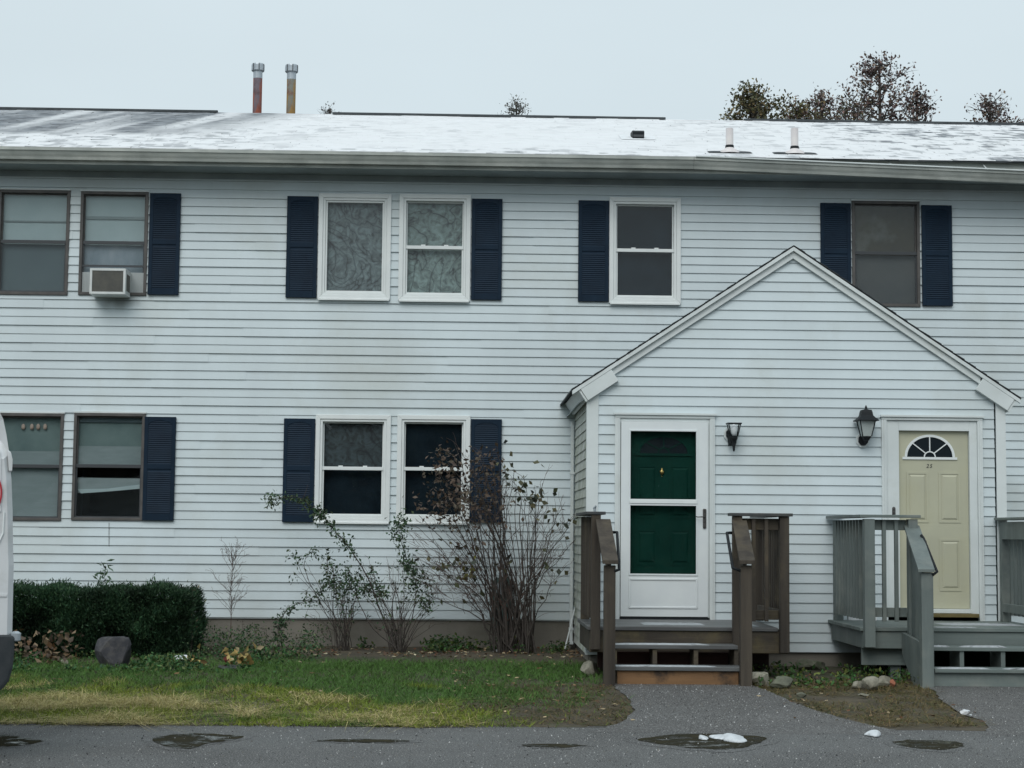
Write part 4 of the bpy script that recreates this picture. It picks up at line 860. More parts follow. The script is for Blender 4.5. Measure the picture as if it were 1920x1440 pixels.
panels(cdoor, 'cream', [(ccx-.285, ccx-.055, Z(980), Z(885)), (ccx+.055, ccx+.285, Z(980), Z(885)), (ccx-.285, ccx-.055, Z(1108), Z(1010)), (ccx+.055, ccx+.285, Z(1108), Z(1010))], YC)
def text(s, name, m, parent, loc, size, ext=.001, shear=.2):
    cu = bpy.data.curves.new(name, 'FONT'); cu.body = s; cu.size = size; cu.extrude = ext; cu.align_x = 'CENTER'; cu.shear = shear; cu.space_character = 1.25
    tmp = bpy.data.objects.new('tmp', cu); col.objects.link(tmp); dg = bpy.context.evaluated_depsgraph_get(); me = bpy.data.meshes.new_from_object(tmp.evaluated_get(dg))
    bpy.data.objects.remove(tmp); o = bpy.data.objects.new(name, me); me.materials.clear(); me.materials.append(M[m]); col.objects.link(o)
    me.transform(Matrix.Translation(Vector(loc)-wloc(parent)) @ Matrix.Rotation(math.pi/2, 4, 'X')); o.parent = parent; return o
nz = at(1742, 877, YC); text('25', 'door_number', 'vandark', cdoor, (nz.x, YC-.003, nz.z), .056)
# ------------------------------------------------------------------ lanterns
def lantern(px, pyc, full, lab):
    Y = PY-.14; p = at(px, pyc, Y); t = empty('wall_lantern', (p.x, PY-.02, p.z), lab, 'lantern', 'black wall lanterns beside the porch doors')
    pb = at(px-6, pyc+(22 if full else 8), PY-.03); r8 = .075
    oct_ = [(pb.x+r8*math.cos(math.pi/8+k*math.pi/4), pb.z+r8*1.12*math.sin(math.pi/8+k*math.pi/4)) for k in range(8)]
    MB().prism(oct_, 'y', PY-.032, PY-.014).build('mounting_block', 'trim', t, bev=.003)
    oc2 = [(pb.x+.055*math.cos(math.pi/8+k*math.pi/4), pb.z+.062*math.sin(math.pi/8+k*math.pi/4)) for k in range(8)]
    MB().prism(oc2, 'y', PY-.060, PY-.033).build('backplate', 'blackmetal', t, bev=.004)
    K = 1.3 if full else 1.; zt, zb = p.z+.06*K, p.z-.065*K; wt, wb = .062*K, .036*K
    if full:
        MB().tube([(pb.x, PY-.05, pb.z-.01), (p.x, PY-.09, pb.z-.03), (p.x, Y, zb-.03)], .012, 8).build('arm', 'blackmetal', t)
    else:
        MB().hexa([(pb.x-.03, PY-.06, zb-.10), (pb.x+.045, PY-.06, zb-.10), (p.x+.03, Y+.02, zb-.07), (p.x-.03, Y+.02, zb-.07)], [(pb.x-.045, PY-.06, zb+.04), (pb.x-.02, PY-.06, zb+.0), (p.x+.035, Y+.02, zb-.01), (p.x-.035, Y+.02, zb-.01)]).build('arm', 'blackmetal', t)
        MB().lathe((p.x, Y, zb-.16), [(.007, 0), (.012, .02), (.018, .09), (.026, .12)], 10).build('finial', 'blackmetal', t)
    MB().lathe((p.x, Y, zb-.045), [(.030, 0), (.040, .02), (wb*1.2, .045)], 8).build('cup', 'blackmetal', t)
    for sx in (-1, 1):
        for sy in (-1, 1): MB().bar((p.x+sx*wb, Y+sy*wb, zb), (p.x+sx*wt, Y+sy*wt, zt), .008, .008).build('frame_bar', 'blackmetal', t)
    if full:
        MB().hexa([(p.x-wb+.004, Y-wb+.004, zb), (p.x+wb-.004, Y-wb+.004, zb), (p.x+wb-.004, Y+wb-.004, zb), (p.x-wb+.004, Y+wb-.004, zb)], [(p.x-wt+.004, Y-wt+.004, zt), (p.x+wt-.004, Y-wt+.004, zt), (p.x+wt-.004, Y+wt-.004, zt), (p.x-wt+.004, Y+wt-.004, zt)]).build('lantern_glass', 'frosted', t)
        MB().lathe((p.x, Y, zt), [(.160, -.004), (.160, .006), (.122, .026), (.088, .055), (.080, .090), (.070, .112), (.024, .120), (.014, .130), (.016, .142), (.003, .165)], 4, rot=math.pi/4).build('lantern_roof', 'blackmetal', t, bev=.002)
    else:
        MB().hexa([(p.x-wt-.012, Y-wt-.012, zt), (p.x+wt+.012, Y-wt-.012, zt), (p.x+wt+.012, Y-wt+.006, zt), (p.x-wt-.012, Y-wt+.006, zt)], [(p.x-wt-.012, Y-wt-.012, zt+.012), (p.x+wt+.012, Y-wt-.012, zt+.012), (p.x+wt+.012, Y-wt+.006, zt+.012), (p.x-wt-.012, Y-wt+.006, zt+.012)]).box(p.x-wt-.012, p.x+wt+.012, Y+wt-.006, Y+wt+.012, zt, zt+.012).box(p.x-wt-.012, p.x-wt+.006, Y-wt+.0061, Y+wt-.0061, zt, zt+.012).box(p.x+wt-.006, p.x+wt+.012, Y-wt+.0061, Y+wt-.0061, zt, zt+.012).build('top_rim', 'blackmetal', t)
        MB().lathe((p.x, Y, zb+.0), [(.012, 0), (.024, .02), (.036, .05), (.040, .078), (.034, .104), (.018, .120), (.003, .124)], 14).build('bulb', 'bulb', t, smooth=True)
        for sx in (-1, 1): MB().hexa([(p.x+sx*wb, Y-wb, zb), (p.x+sx*wb, Y+wb, zb), (p.x+sx*(wb+.001), Y+wb, zb), (p.x+sx*(wb+.001), Y-wb, zb)], [(p.x+sx*wt, Y-wt, zt), (p.x+sx*wt, Y+wt, zt), (p.x+sx*(wt+.001), Y+wt, zt), (p.x+sx*(wt+.001), Y-wt, zt)]).build('lantern_glass', 'glass', t)
lantern(1376, 806, False, 'black wall lantern without a lid showing its white bulb, right of the storm door')
lantern(1624, 803, True, 'black wall lantern with pagoda lid and frosted glass, left of the cream door')
# ------------------------------------------------------------------ decks
DF = -3.70
def add(parent, name, m, *a, bev=.004): return box(name, m, parent, *a, bev=bev)
# brown deck
bd = empty('wooden_steps', (2.1, -3.4, 0), 'weathered brown wooden porch deck with railings and steps below the storm door', 'porch steps')
BX0, BX1, DZ = 1.20, 3.10, .535
yb = DF-.02
while yb < -2.26: add(bd, 'deck_board', 'deckboard', BX0-.02, BX1-.10, yb, yb+.135, DZ-.036, DZ); yb += .142
add(bd, 'rim_joist', 'woodx', BX0, BX1-.002, DF, DF+.038, DZ-.245, DZ-.038)
add(bd, 'rim_joist', 'wood', BX0, BX0+.038, DF+.04, -2.24, DZ-.245, DZ-.038); add(bd, 'rim_joist', 'wood', BX1-.04, BX1-.002, DF+.04, -2.24, DZ-.245, DZ-.038)
add(bd, 'beam', 'woodred', BX0+.12, BX1-.08, -3.1, -3.06, .10, DZ-.25); 
for x in (BX0+.15, BX1-.22): add(bd, 'support_post', 'wood', x, x+.09, -3.0, -2.91, 0, DZ-.25)
def rail_post(p, m, x, y, z0, z1, w_=.089): return add(p, 'post', m, x-w_/2, x+w_/2, y-w_/2, y+w_/2, z0, z1)
RT = 1.595
# left rail
rail_post(bd, 'wood', BX0+.05, DF+.0-.046, .32, RT); rail_post(bd, 'wood', BX0+.05, -2.30, DZ, RT-.01)
y = DF+.16
while y < -2.42: add(bd, 'baluster', 'wood', BX0+.0, BX0+.035, y, y+.035, DZ+.07, RT-.02, bev=.002); y += .125
add(bd, 'rail', 'wood', BX0+.037, BX0+.075, DF+.0, -2.36, RT-.12, RT-.03); add(bd, 'rail', 'wood', BX0+.037, BX0+.075, DF+.0, -2.36, DZ+.08, DZ+.165)
add(bd, 'rail_cap', 'capdark', BX0-.05, BX0+.14, DF-.10, -2.24, RT+.001, RT+.030)
# right rail: front section + side section
XP = 2.56
rail_post(bd, 'wood', XP+.045, DF-.046, .30, RT); rail_post(bd, 'wood', BX1-.045, DF-.046, .30, RT); rail_post(bd, 'wood', BX1-.045, -2.30, DZ, RT-.01)
add(bd, 'rail', 'woodx', XP+.095, BX1-.092, DF-.02, DF+.018, RT-.13, RT-.02); add(bd, 'rail', 'woodx', XP+.095, BX1-.092, DF-.02, DF+.018, DZ+.075, DZ+.165)
for px in (1413, 1437): x = at(px, 1000, DF-.05).x; add(bd, 'baluster', 'wood', x-.018, x+.018, DF-.058, DF-.021, DZ+.06, RT-.02, bev=.002)
add(bd, 'rail_cap', 'capdark', XP-.03, BX1+.03, DF-.115, DF+.065, RT+.001, RT+.030)
add(bd, 'rail_cap', 'capdark', BX1-.13, BX1+.03, DF+.066, -2.24, RT+.001, RT+.030)
add(bd, 'rail', 'wood', BX1-.075, BX1-.037, DF+.0, -2.36, RT-.12, RT-.03); add(bd, 'rail', 'wood', BX1-.075, BX1-.037, DF+.0, -2.36, DZ+.08, DZ+.165)
y = DF+.16
while y < -2.42: add(bd, 'baluster', 'wood', BX1-.036, BX1-.001, y, y+.035, DZ+.07, RT-.02, bev=.002); y += .105
# steps
SXL, SXR = 1.39, 2.575; F1, F2 = -4.36, -4.06
lp, rp_ = at(1143, 1060, -4.42), at(1398, 1060, -4.42)
for p_ in (lp, rp_): MB().box(p_.x-.052, p_.x+.052, -4.47, -4.37, 0, p_.z).build('post', 'wood', bd, bev=.005)
for p_, xx, side in ((lp, BX0+.075, -1), (rp_, XP+.02, 1)):
    topz = RT-.075
    a4 = [Vector((xx-.03, -3.80, topz)), Vector((xx+.11, -3.80, topz)), Vector((p_.x+.072, -4.52, p_.z+.012)), Vector((p_.x-.072, -4.52, p_.z+.012))]
    MB().hexa(a4, [v+Vector((0, 0, .036)) for v in a4]).build('hand_rail', 'wood', bd, bev=.004)
    MB().hexa([(xx+.02, -3.80, topz-.15), (xx+.055, -3.80, topz-.15), (p_.x+.02, -4.37, p_.z-.12), (p_.x-.015, -4.37, p_.z-.12)], [(xx+.02, -3.80, topz-.01), (xx+.055, -3.80, topz-.01), (p_.x+.02, -4.37, p_.z+.003), (p_.x-.015, -4.37, p_.z+.003)]).build('rail', 'wood', bd)
def grab(p, pts, m='blackmetal', r=.014): MB().tube([Vector(a) for a in pts], r, 10).build('grab_bar', m, p, smooth=True)
Lg = [at(px, py, y) for px, py, y in ((1149, 998, -3.95), (1157, 998, -3.97), (1161, 1068, -4.46), (1152, 1071, -4.47))]
grab(bd, Lg)
Rg = [at(px, py, y) for px, py, y in ((1372, 999, -3.95), (1363, 999, -3.97), (1374, 1065, -4.46), (1388, 1070, -4.47))]
grab(bd, Rg)
T1, T2 = .205, .385
add(bd, 'tread', 'deckboard', SXL, SXR-.01, F1-.01, F1+.29, T1-.036, T1); add(bd, 'tread', 'deckboard', SXL-.005, SXR-.015, F2-.02, F2+.28, T2-.036, T2)
add(bd, 'riser', 'woodo', SXL+.02, SXR-.05, F1+.02, F1+.045, .035, T1-.038)
add(bd, 'riser', 'wood', SXL+.02, SXR-.05, F1+.05, F1+.12, .0, .034)
for x in (SXL, 1.765, 2.150, SXR-.045):
    MB().prism([(F1+.06, 0), (F1+.06, T1-.037), (F2+.0, T1-.037), (F2+.0, T2-.037), (DF-.01, T2-.037), (DF-.01, .12), (F2, 0)], 'x', x, x+.04).build('stringer', 'woodx', bd)
add(bd, 'riser', 'woodred', SXL+.05, SXR-.06, DF-.06, DF-.035, .12, .30)
# snow on treads
def snowpatch(name, pts, z, h, lab):
    m = MB(); c = (sum(p[0] for p in pts)/len(pts), sum(p[1] for p in pts)/len(pts)); n = len(pts)
    m.v = [(x, y, z+.001) for x, y in pts]+[(c[0]+(x-c[0])*.8, c[1]+(y-c[1])*.8, z+h) for x, y in pts]+[(*c, z+h*1.15)]
    m.f = [(i, (i+1) % n, n+(i+1) % n, n+i) for i in range(n)]+[(n+i, n+(i+1) % n, 2*n) for i in range(n)]
    return tag(m.build(name, 'frost', smooth=True), lab, 'snow', 'thin snow left on treads and ground')
def strip(x0, x1, y0, y1, n=14):
    a = [(x0+(x1-x0)*i/n, y0+rnd.uniform(0, .02)) for i in range(n+1)]; b = [(x1-(x1-x0)*i/n, y1-rnd.uniform(0, .08)) for i in range(n+1)]; return a+b
snowpatch('snow', strip(1.40, 2.32, F1-.006, F1+.14), T1, .010, 'thin strip of snow along the lower brown tread')
snowpatch('snow', strip(1.42, 2.30, F2-.015, F2+.14), T2, .012, 'thin strip of snow along the upper brown tread')
snowpatch('snow', strip(1.75, 2.35, DF+.30, DF+.75), DZ, .008, 'snow film on the brown deck in front of the storm door')
snowpatch('snow', strip(2.65, 2.85, DF+.15, DF+.5), DZ, .008, 'small snow patch in the right corner of the brown deck')
# gray deck
gdk = empty('wooden_steps', (4.7, -3.4, 0), 'grey-green painted porch deck with railings and steps below the cream door', 'porch steps')
GX0, GX1, GZ = 3.82, 5.68, .545
yb = DF-.02
while yb < -2.26: add(gdk, 'deck_board', 'grayx', GX0-.03, GX1+.03, yb, yb+.135, GZ-.034, GZ); yb += .142
add(gdk, 'rim_joist', 'grayx', GX0, GX1, DF, DF+.038, GZ-.20, GZ-.036)
add(gdk, 'rim_joist', 'gray', GX0, GX0+.038, DF+.04, -2.24, GZ-.20, GZ-.036); add(gdk, 'rim_joist', 'gray', GX1-.04, GX1, DF+.04, -2.24, GZ-.20, GZ-.036)
add(gdk, 'beam', 'grayx', GX0-.01+.02, 4.34, DF+.10, DF+.14, .18, GZ-.205)
for x in (4.12, 5.5): add(gdk, 'support_post', 'gray', x, x+.10, DF+.0+.15, DF+.25, 0, GZ-.205)
def gpost(x, y, z0, z1, w_=.10): return rail_post(gdk, 'gray', x, y, z0, z1, w_)
gpost(GX0+.05, DF-.052, .36, RT-.015); gpost(GX0+.06, -2.31, GZ, RT-.02, .09)
GP = at(1710, 1000, DF-.05).x; gpost(GP, DF-.052, .40, RT-.015, .09)
y = DF+.13
while y < -2.40: add(gdk, 'baluster', 'gray', GX0-.002, GX0+.034, y, y+.036, GZ+.07, RT-.02, bev=.002); y += .135
for (zz0, zz1) in ((RT-.12, RT-.02), (GZ+.10, GZ+.19)):
    add(gdk, 'rail', 'gray', GX0+.036, GX0+.074, DF+.0, -2.36, zz0, zz1)
    add(gdk, 'rail', 'grayx', GX0+.104, GP-.047, DF-.02, DF+.018, zz0, zz1)
for px in (1658, 1681): x = at(px, 1050, DF-.05).x; add(gdk, 'baluster', 'gray', x-.018, x+.018, DF-.058, DF-.021, GZ+.06, RT-.02, bev=.002)
MB().prism([(GX0-.05, DF-.12), (GP+.07, DF-.12), (GP+.07, DF+.06), (GX0+.12, DF+.06)], 'z', RT, RT+.026).build('rail_cap', 'grayx', gdk, bev=.003)
MB().prism([(GX0-.05, DF-.119), (GX0+.119, DF+.061), (GX0+.119, -2.23), (GX0-.05, -2.23)], 'z', RT, RT+.026).build('rail_cap', 'gray', gdk, bev=.003)
# right side rail
gpost(GX1-.05, -2.31, GZ, RT-.02, .09); gpost(GX1-.05, DF-.052, .36, RT-.015)
y = DF+.13
while y < -2.40: add(gdk, 'baluster', 'gray', GX1-.034, GX1+.002, y, y+.036, GZ+.07, RT-.02, bev=.002); y += .125
for (zz0, zz1) in ((RT-.20, RT-.02), (GZ+.10, GZ+.19)): add(gdk, 'rail', 'gray', GX1-.10, GX1-.062, DF, -2.36, zz0, zz1)
add(gdk, 'rail_cap', 'grayx', GX1-.14, GX1+.06, DF-.12, -2.23, RT, RT+.026)
# steps
GS0 = 4.33; GS1 = 5.72; sp = at(1736, 1069, -4.42)
MB().box(sp.x-.055, sp.x+.055, -4.47, -4.36, 0, sp.z-.02).build('post', 'gray', gdk, bev=.005)
a4 = [Vector((GP-.075, -3.74, RT-.10)), Vector((GP+.075, -3.74, RT-.10)), Vector((sp.x+.062, -4.50, sp.z-.018)), Vector((sp.x-.092, -4.50, sp.z-.018))]
MB().hexa(a4, [v+Vector((0, 0, .03)) for v in a4]).build('hand_rail', 'gray', gdk, bev=.004)
MB().hexa([(GP-.02, -3.76, GZ-.05), (GP+.02, -3.76, GZ-.05), (sp.x-.0, -4.36, .30), (sp.x-.04, -4.36, .30)], [(GP-.02, -3.76, RT-.11), (GP+.02, -3.76, RT-.11), (sp.x-.0, -4.36, sp.z-.03), (sp.x-.04, -4.36, sp.z-.03)]).build('side_panel', 'gray', gdk)
# lower skirt of the step post flares back to the deck
MB().prism([(-4.36, 0), (-4.36, .45), (-3.72, .50), (-3.72, .30), (-4.20, .0)], 'x', sp.x-.055, sp.x-.02).build('stringer', 'gray', gdk)
grab(gdk, [at(px, py, y) for px, py, y in ((1727, 1003, -3.95), (1732, 1010, -3.97), (1757, 1072, -4.46), (1748, 1079, -4.47))], 'blackmetal', .013)
add(gdk, 'tread', 'grayx', GS0, GS1, F1-.02, F1+.29, T1-.034, T1); add(gdk, 'tread', 'grayx', GS0, GS1, F2-.02, F2+.28, T2-.034, T2)
add(gdk, 'riser', 'grayx', GS0-.02, GS1, F1+.02, F1+.045, .0, T1-.036)
for x in (4.62+.03, 5.02+.02, 5.45): MB().prism([(F1+.06, 0), (F1+.06, T1-.035), (F2+.0, T1-.035), (F2+.0, T2-.035), (DF-.01, T2-.035), (DF-.01, .12), (F2, 0)], 'x', x, x+.04).build('stringer', 'gray', gdk)
add(gdk, 'under_deck_panel', 'yewcore', GX0+.3, GX1, -3.0, -2.97, .0, .30)  # solid near-black panel closing the hollow under the deck
rnd.seed(4)
snowpatch('snow', strip(4.36, 4.85, F1-.012, F1+.12), T1, .012, 'crust of snow on the lower grey tread, left end')
snowpatch('snow', strip(4.98, 5.6, F1-.012, F1+.10), T1, .010, 'crust of snow on the lower grey tread, right end')
snowpatch('snow', strip(4.34, 4.56, F2-.012, F2+.12), T2, .014, 'snow crust on the upper grey tread beside its post')
snowpatch('snow', strip(4.66, 5.1, F2-.012, F2+.12), T2, .014, 'snow crust on the middle of the upper grey tread')
snowpatch('snow', strip(4.75, 5.55, DF+.5, DF+1.0), GZ, .007, 'broken snow film on the grey deck before the cream door')
snowpatch('snow', strip(4.55, 4.95, DF+.05, DF+.2), GZ, .006, 'narrow snow film at the front edge of the grey deck')
# clutter under the door edge
tag(MB().box(3.98, 4.28, -2.32, -2.26, GZ+.001, GZ+.045).box(4.20, 4.27, -2.325, -2.255, GZ+.0455, GZ+.06).build('board_scrap', 'litter', bev=.003), 'white scrap of moulding lying at the back of the grey deck', 'scrap')
hk = at(1676, 962, DF); tag(MB().tube([(hk.x, DF+.0, RT+.028), (hk.x, DF+.0, RT+.09)], [.018, .017], 10).lathe((hk.x, DF, RT+.09), [(.017, 0), (.012, .012), (.002, .016)], 10).build('latch_knob', 'nickel'), 'dark rounded knob standing on the grey railing cap', 'knob')
hk = at(1116, 957, DF); tag(MB().tube([(hk.x, DF+.05, RT+.031), (hk.x, DF+.05, RT+.075)], .014, 10).tube([(hk.x-.012, DF+.05, RT+.06), (hk.x+.012, DF+.03, RT+.085)], .010, 8).build('latch_knob', 'galv'), 'small metal bracket standing on the left brown railing cap', 'bracket')
# ------------------------------------------------------------------ rocks, litter, puddles
def rock(x, y, z, sx, sy, sz, mname, lab, seed, name='rock', top=None, cat='rock', group='stones lying around the decks'):
    b = bmesh.new(); bmesh.ops.create_icosphere(b, subdivisions=3, radius=1); r = random.Random(seed)
    pl = [(Vector((r.gauss(0, 1), r.gauss(0, 1), r.gauss(0, .8))).normalized(), r.uniform(.55, .85)) for _ in range(13)]
    for v in b.verts:
        for n_, d in pl:
            k = v.co.dot(n_)-d
            if k > 0: v.co -= n_*k
        if top is not None and v.co.z > top: v.co.z = top
        v.co += Vector((r.uniform(-.02, .02), r.uniform(-.02, .02), r.uniform(-.02, .02)))
    for v in b.verts: v.co = Vector((v.co.x*sx, v.co.y*sy, v.co.z*sz))
    me = bpy.data.meshes.new(name); b.to_mesh(me); b.free(); me.materials.append(M[mname]); o = bpy.data.objects.new(name, me); col.objects.link(o); o.location = (x, y, z)
    return tag(o, lab, cat, group)
p = at(216, 1240, -2.85); rock(p.x, -2.85, .21, .21, .19, .22, 'rockd', 'dark angular boulder with flat top in front of the yew hedge', 3, 'boulder', .62, 'boulder', None)
def grock(px, py, sx, sz, mname, lab, seed, tilt=0., sy=None, zoff=0):
    d = RM @ Vector(((px-960)/F, -(py-720)/F, -1)); t = (.05-CAM.z)/d.z; q = CAM+d*t
    o = rock(q.x, q.y+.05, .05+sz*.6+zoff, sx, sy or sx*.8, sz, mname, lab, seed); o.rotation_euler = (0, tilt, rnd.uniform(-.5, .5)); return o
grock(1107, 1266, .11, .10, 'rockl', 'pale tilted rock at the left foot of the brown steps', 5, -.8)
grock(1424, 1284, .15, .085, 'rockl', 'long pale rock against the right foot of the brown steps', 6, .3)
grock(1468, 1288, .14, .06, 'rockm', 'low mossy grey rock beside the long pale rock', 7)
grock(1522, 1258, .17, .085, 'rockm', 'broad greenish rock in the middle between the two decks', 8)
grock(1612, 1290, .085, .050, 'rockl', 'small white stone, leftmost of the row left of the grey steps', 9)
grock(1637, 1292, .10, .070, 'rockl', 'largest cream stone in the row left of the grey steps', 10)
grock(1659, 1285, .09, .055, 'rockl', 'grey-white stone behind the cream one in the row', 11)
grock(1676, 1286, .035, .035, 'brickred', 'small red brick fragment among the white stones', 12)
grock(1702, 1272, .08, .06, 'rockl', 'knobbly pale stone beside the leg of the grey deck', 13)
grock(1622, 1306, .055, .015, 'rockl', 'flat pale stone lying alone in the dry grass', 14)
grock(1506, 1308, .060, .025, 'rockm', 'small dark stone in the dry grass right of the path', 15)
grock(1812, 1340, .040, .020, 'litter', 'small white lump at the corner of the right path', 16)
grock(430, 1256, .17, .03, 'rockd', 'flat dark stone below the heap of yellow leaves', 17)
grock(118, 1248, .045, .04, 'rockl', 'small pale stone in the ground cover left of the boulder', 18)
for i, (px, py, s_, lab) in enumerate(((340, 1251, .075, 'crumpled white bag on the lawn right of the boulder'), (930, 1231, .06, 'crumpled white paper at the foot of the bare shrub'), (980, 1232, .035, 'tiny white scrap right of the bare shrub\'s stems'))):
    o = grock(px, py-3, s_*(1.3 if i == 0 else 1), s_*(.75 if i == 0 else .5), 'litter', lab, 40+i, zoff=.03 if i == 0 else .01); o.name = 'litter'; o['category'] = 'litter'; o['group'] = 'white litter on the ground'
def groundpt(px, py, z=0.):
    d = RM @ Vector(((px-960)/F, -(py-720)/F, -1)); t = (z-CAM.z)/d.z; return CAM+d*t
def puddle(pts, lab):
    q = [groundpt(*a) for a in pts]; n = len(q); sm = []
    for i in range(n):
        a, b, c, d = q[i-1], q[i], q[(i+1) % n], q[(i+2) % n]
        for t in (0, .25, .5, .75): sm.append(.5*((2*b)+(c-a)*t+(2*a-5*b+4*c-d)*t*t+(3*b-a-3*c+d)*t**3))
    sm = [p+Vector((rnd.uniform(-.01, .01), rnd.uniform(-.03, .03), 0)) for p in sm]
    b = bmesh.new(); f = b.faces.new([b.verts.new((p.x, p.y, .004)) for p in sm]); bmesh.ops.triangulate(b, faces=[f]); me = bpy.data.meshes.new('puddle'); b.to_mesh(me); b.free()
    me.materials.append(M['water']); o = bpy.data.objects.new('puddle', me); col.objects.link(o)
    for pl in me.polygons:
        if pl.normal.z < 0: pl.flip()
    cx_ = sum(p.x for p in sm)/len(sm); cy_ = sum(p.y for p in sm)/len(sm); bw = bmesh.new()
    f = bw.faces.new([bw.verts.new((cx_+(p.x-cx_)*1.22+rnd.uniform(-.03, .03), cy_+(p.y-cy_)*1.35+rnd.uniform(-.05, .05), .0018)) for p in sm]); bmesh.ops.triangulate(bw, faces=[f]); mw = bpy.data.meshes.new('wet_patch'); bw.to_mesh(mw); bw.free()
    mw.materials.append(M['wetroad']); ow = bpy.data.objects.new('wet_patch', mw); col.objects.link(ow); tag(ow, 'damp dark asphalt round the '+lab, kind='structure')
    for pl in mw.polygons:
        if pl.normal.z < 0: pl.flip()
    return tag(o, lab, kind='structure')
puddle([(-30, 1382), (10, 1379), (55, 1386), (80, 1391), (50, 1397), (0, 1402), (-30, 1400)], 'puddle at the left edge of the road')
puddle([(285, 1388), (320, 1379), (380, 1376), (455, 1381), (435, 1388), (390, 1395), (360, 1404), (315, 1402)], 'large puddle on the road in front of the lawn')
puddle([(595, 1389), (680, 1387), (770, 1390), (730, 1393), (640, 1392)], 'long thin wet puddle on the road centre')
puddle([(980, 1396), (1040, 1395), (1100, 1399), (1060, 1402), (1000, 1401)], 'small flat puddle left of the snow lumps')
puddle([(1195, 1388), (1260, 1378), (1340, 1377), (1435, 1383), (1425, 1393), (1390, 1403), (1320, 1405), (1250, 1397)], 'muddy puddle around the snow lumps below the path')
puddle([(1675, 1392), (1720, 1388), (1790, 1391), (1808, 1400), (1775, 1406), (1710, 1403)], 'dark puddle at the right side of the road')
def lump(px, py, w_, h, d, lab, seed):
    q = groundpt(px, py); b = bmesh.new(); bmesh.ops.create_icosphere(b, subdivisions=4, radius=1); r = random.Random(seed); ph_ = [r.uniform(0, 6) for _ in range(6)]
    for v in b.verts:
        x, y, z = v.co; k = 1+.16*math.sin(3*x+ph_[0])+.12*math.sin(4*y+ph_[1])+.08*math.sin(7*x+ph_[2])*math.sin(5*y+ph_[3]); v.co = Vector((x*w_*k, y*d*k, max(z, -.1)*h*(1+.25*math.sin(2.5*x+ph_[4]))))
    me = bpy.data.meshes.new('snow_lump'); b.to_mesh(me); b.free(); me.materials.append(M['snow']); me.polygons.foreach_set('use_smooth', [True]*len(me.polygons))
    o = bpy.data.objects.new('snow_lump', me); col.objects.link(o); o.location = (q.x, q.y, .008); return tag(o, lab, 'snow', 'lumps of old snow on the road')
lump(1374, 1388, .095, .032, .16, 'largest lump of old snow in the muddy puddle', 1)
lump(1346, 1385, .055, .022, .10, 'low ridge of snow joining the lumps in the muddy puddle', 2)
lump(1318, 1386, .035, .020, .10, 'small snow lump at the left of the muddy puddle', 3)
lump(1637, 1380, .060, .030, .08, 'lone snow lump on the road right of the path', 4)
lump(1812, 1338, .030, .030, .05, 'small snow lump where the dry grass meets the right path', 5)
lump(1819, 1345, .018, .015, .03, 'tiny snow crumb beside the right path', 6)
# ------------------------------------------------------------------ shrubs
def curve(p, q, bend, n=7, wob=.02):
    p, q = Vector(p), Vector(q); d = q-p; pts = []
    for i in range(n+1):
        t = i/n; s = p+d*t; s += Vector(bend)*math.sin(math.pi*t)
        if 0 < i: s += Vector((rnd.uniform(-wob, wob), rnd.uniform(-wob, wob), rnd.uniform(-wob, wob)))
        pts.append(s)
    return pts
def stems_mesh(st):
    m = MB()
    for pts, r0, r1 in st:
        n = len(pts); m.tube(pts, [r0+(r1-r0)*i/(n-1) for i in range(n)], 5, cap=False)
    return m
def twigs(st, n, ln, up=.6, r=.0025, tmin=.35):
    outl = []; cand = [s for s in st]
    for _ in range(n):
        pts, r0, r1 = rnd.choice(cand); i = rnd.randrange(int(len(pts)*tmin), len(pts)-1); f = rnd.random(); a = pts[i].lerp(pts[i+1], f)
        d = (pts[i+1]-pts[i]).normalized(); v = (d*.9+Vector((rnd.gauss(0, 1), rnd.gauss(0, .6), rnd.gauss(up*.5, .4)))*.75).normalized()*ln*rnd.uniform(.4, 1.3)
        outl.append((curve(a, a+v, (rnd.uniform(-.02, .02), 0, rnd.uniform(0, .03)), 4, .008), max(r, r1), .0012))
    return outl
def tips(st, n, tmin=.5): 
    res = []
    for _ in range(n):
        pts, _, _ = rnd.choice(st); i = rnd.randrange(int((len(pts)-1)*tmin), len(pts)-1); res.append(tuple(pts[i].lerp(pts[i+1], rnd.random())))
    return np.array(res)
def foliage(name, C, size, cols, parent, asp=.55, droop=.2, fold=.3):
    V_, F_, c_ = leaves(C, size, palette(len(C), cols, .3), asp, fold, droop); return npmesh(name, V_, F_, 'leaf', parent, c_, kind='stuff')
# big half-bare shrub
rnd.seed(21)
root = Vector((.56, -.75, .06))
lil = empty('bare_shrub', root, 'large half-bare shrub with many upright brown stems hiding the meter box', 'shrub')
def T(px, py, Y): return at(px, py, Y)
main = []
tipl = [(800, 1050), (815, 1120), (830, 1000), (845, 830), (835, 880), (860, 880), (870, 850), (880, 870), (895, 840), (905, 860), (915, 850), (925, 870), (935, 860), (950, 870), (960, 890), (965, 880), (975, 905), (985, 890),
        (1000, 920), (1010, 930), (1020, 950), (1035, 980), (1050, 1000), (1065, 990), (1075, 1010), (1060, 1060), (800, 960), (790, 1000), (780, 970), (820, 950), (860, 940), (880, 930), (900, 920), (920, 940), (990, 960), (1040, 960), (850, 1020), (840, 1080), (870, 910), (910, 890), (888, 860), (930, 900), (815, 900), (825, 860)]
for (px, py) in tipl:
    Y = rnd.uniform(-1.1, -.35); b0 = root+Vector((rnd.uniform(-.24, .26), rnd.uniform(-.15, .15), -.03)); e_ = T(px+rnd.uniform(-10, 10), py, Y)
    dx = (e_.x-b0.x); main.append((curve(b0, e_, (-dx*.12, 0, .05), 9, .028), rnd.uniform(.006, .013), .0025))
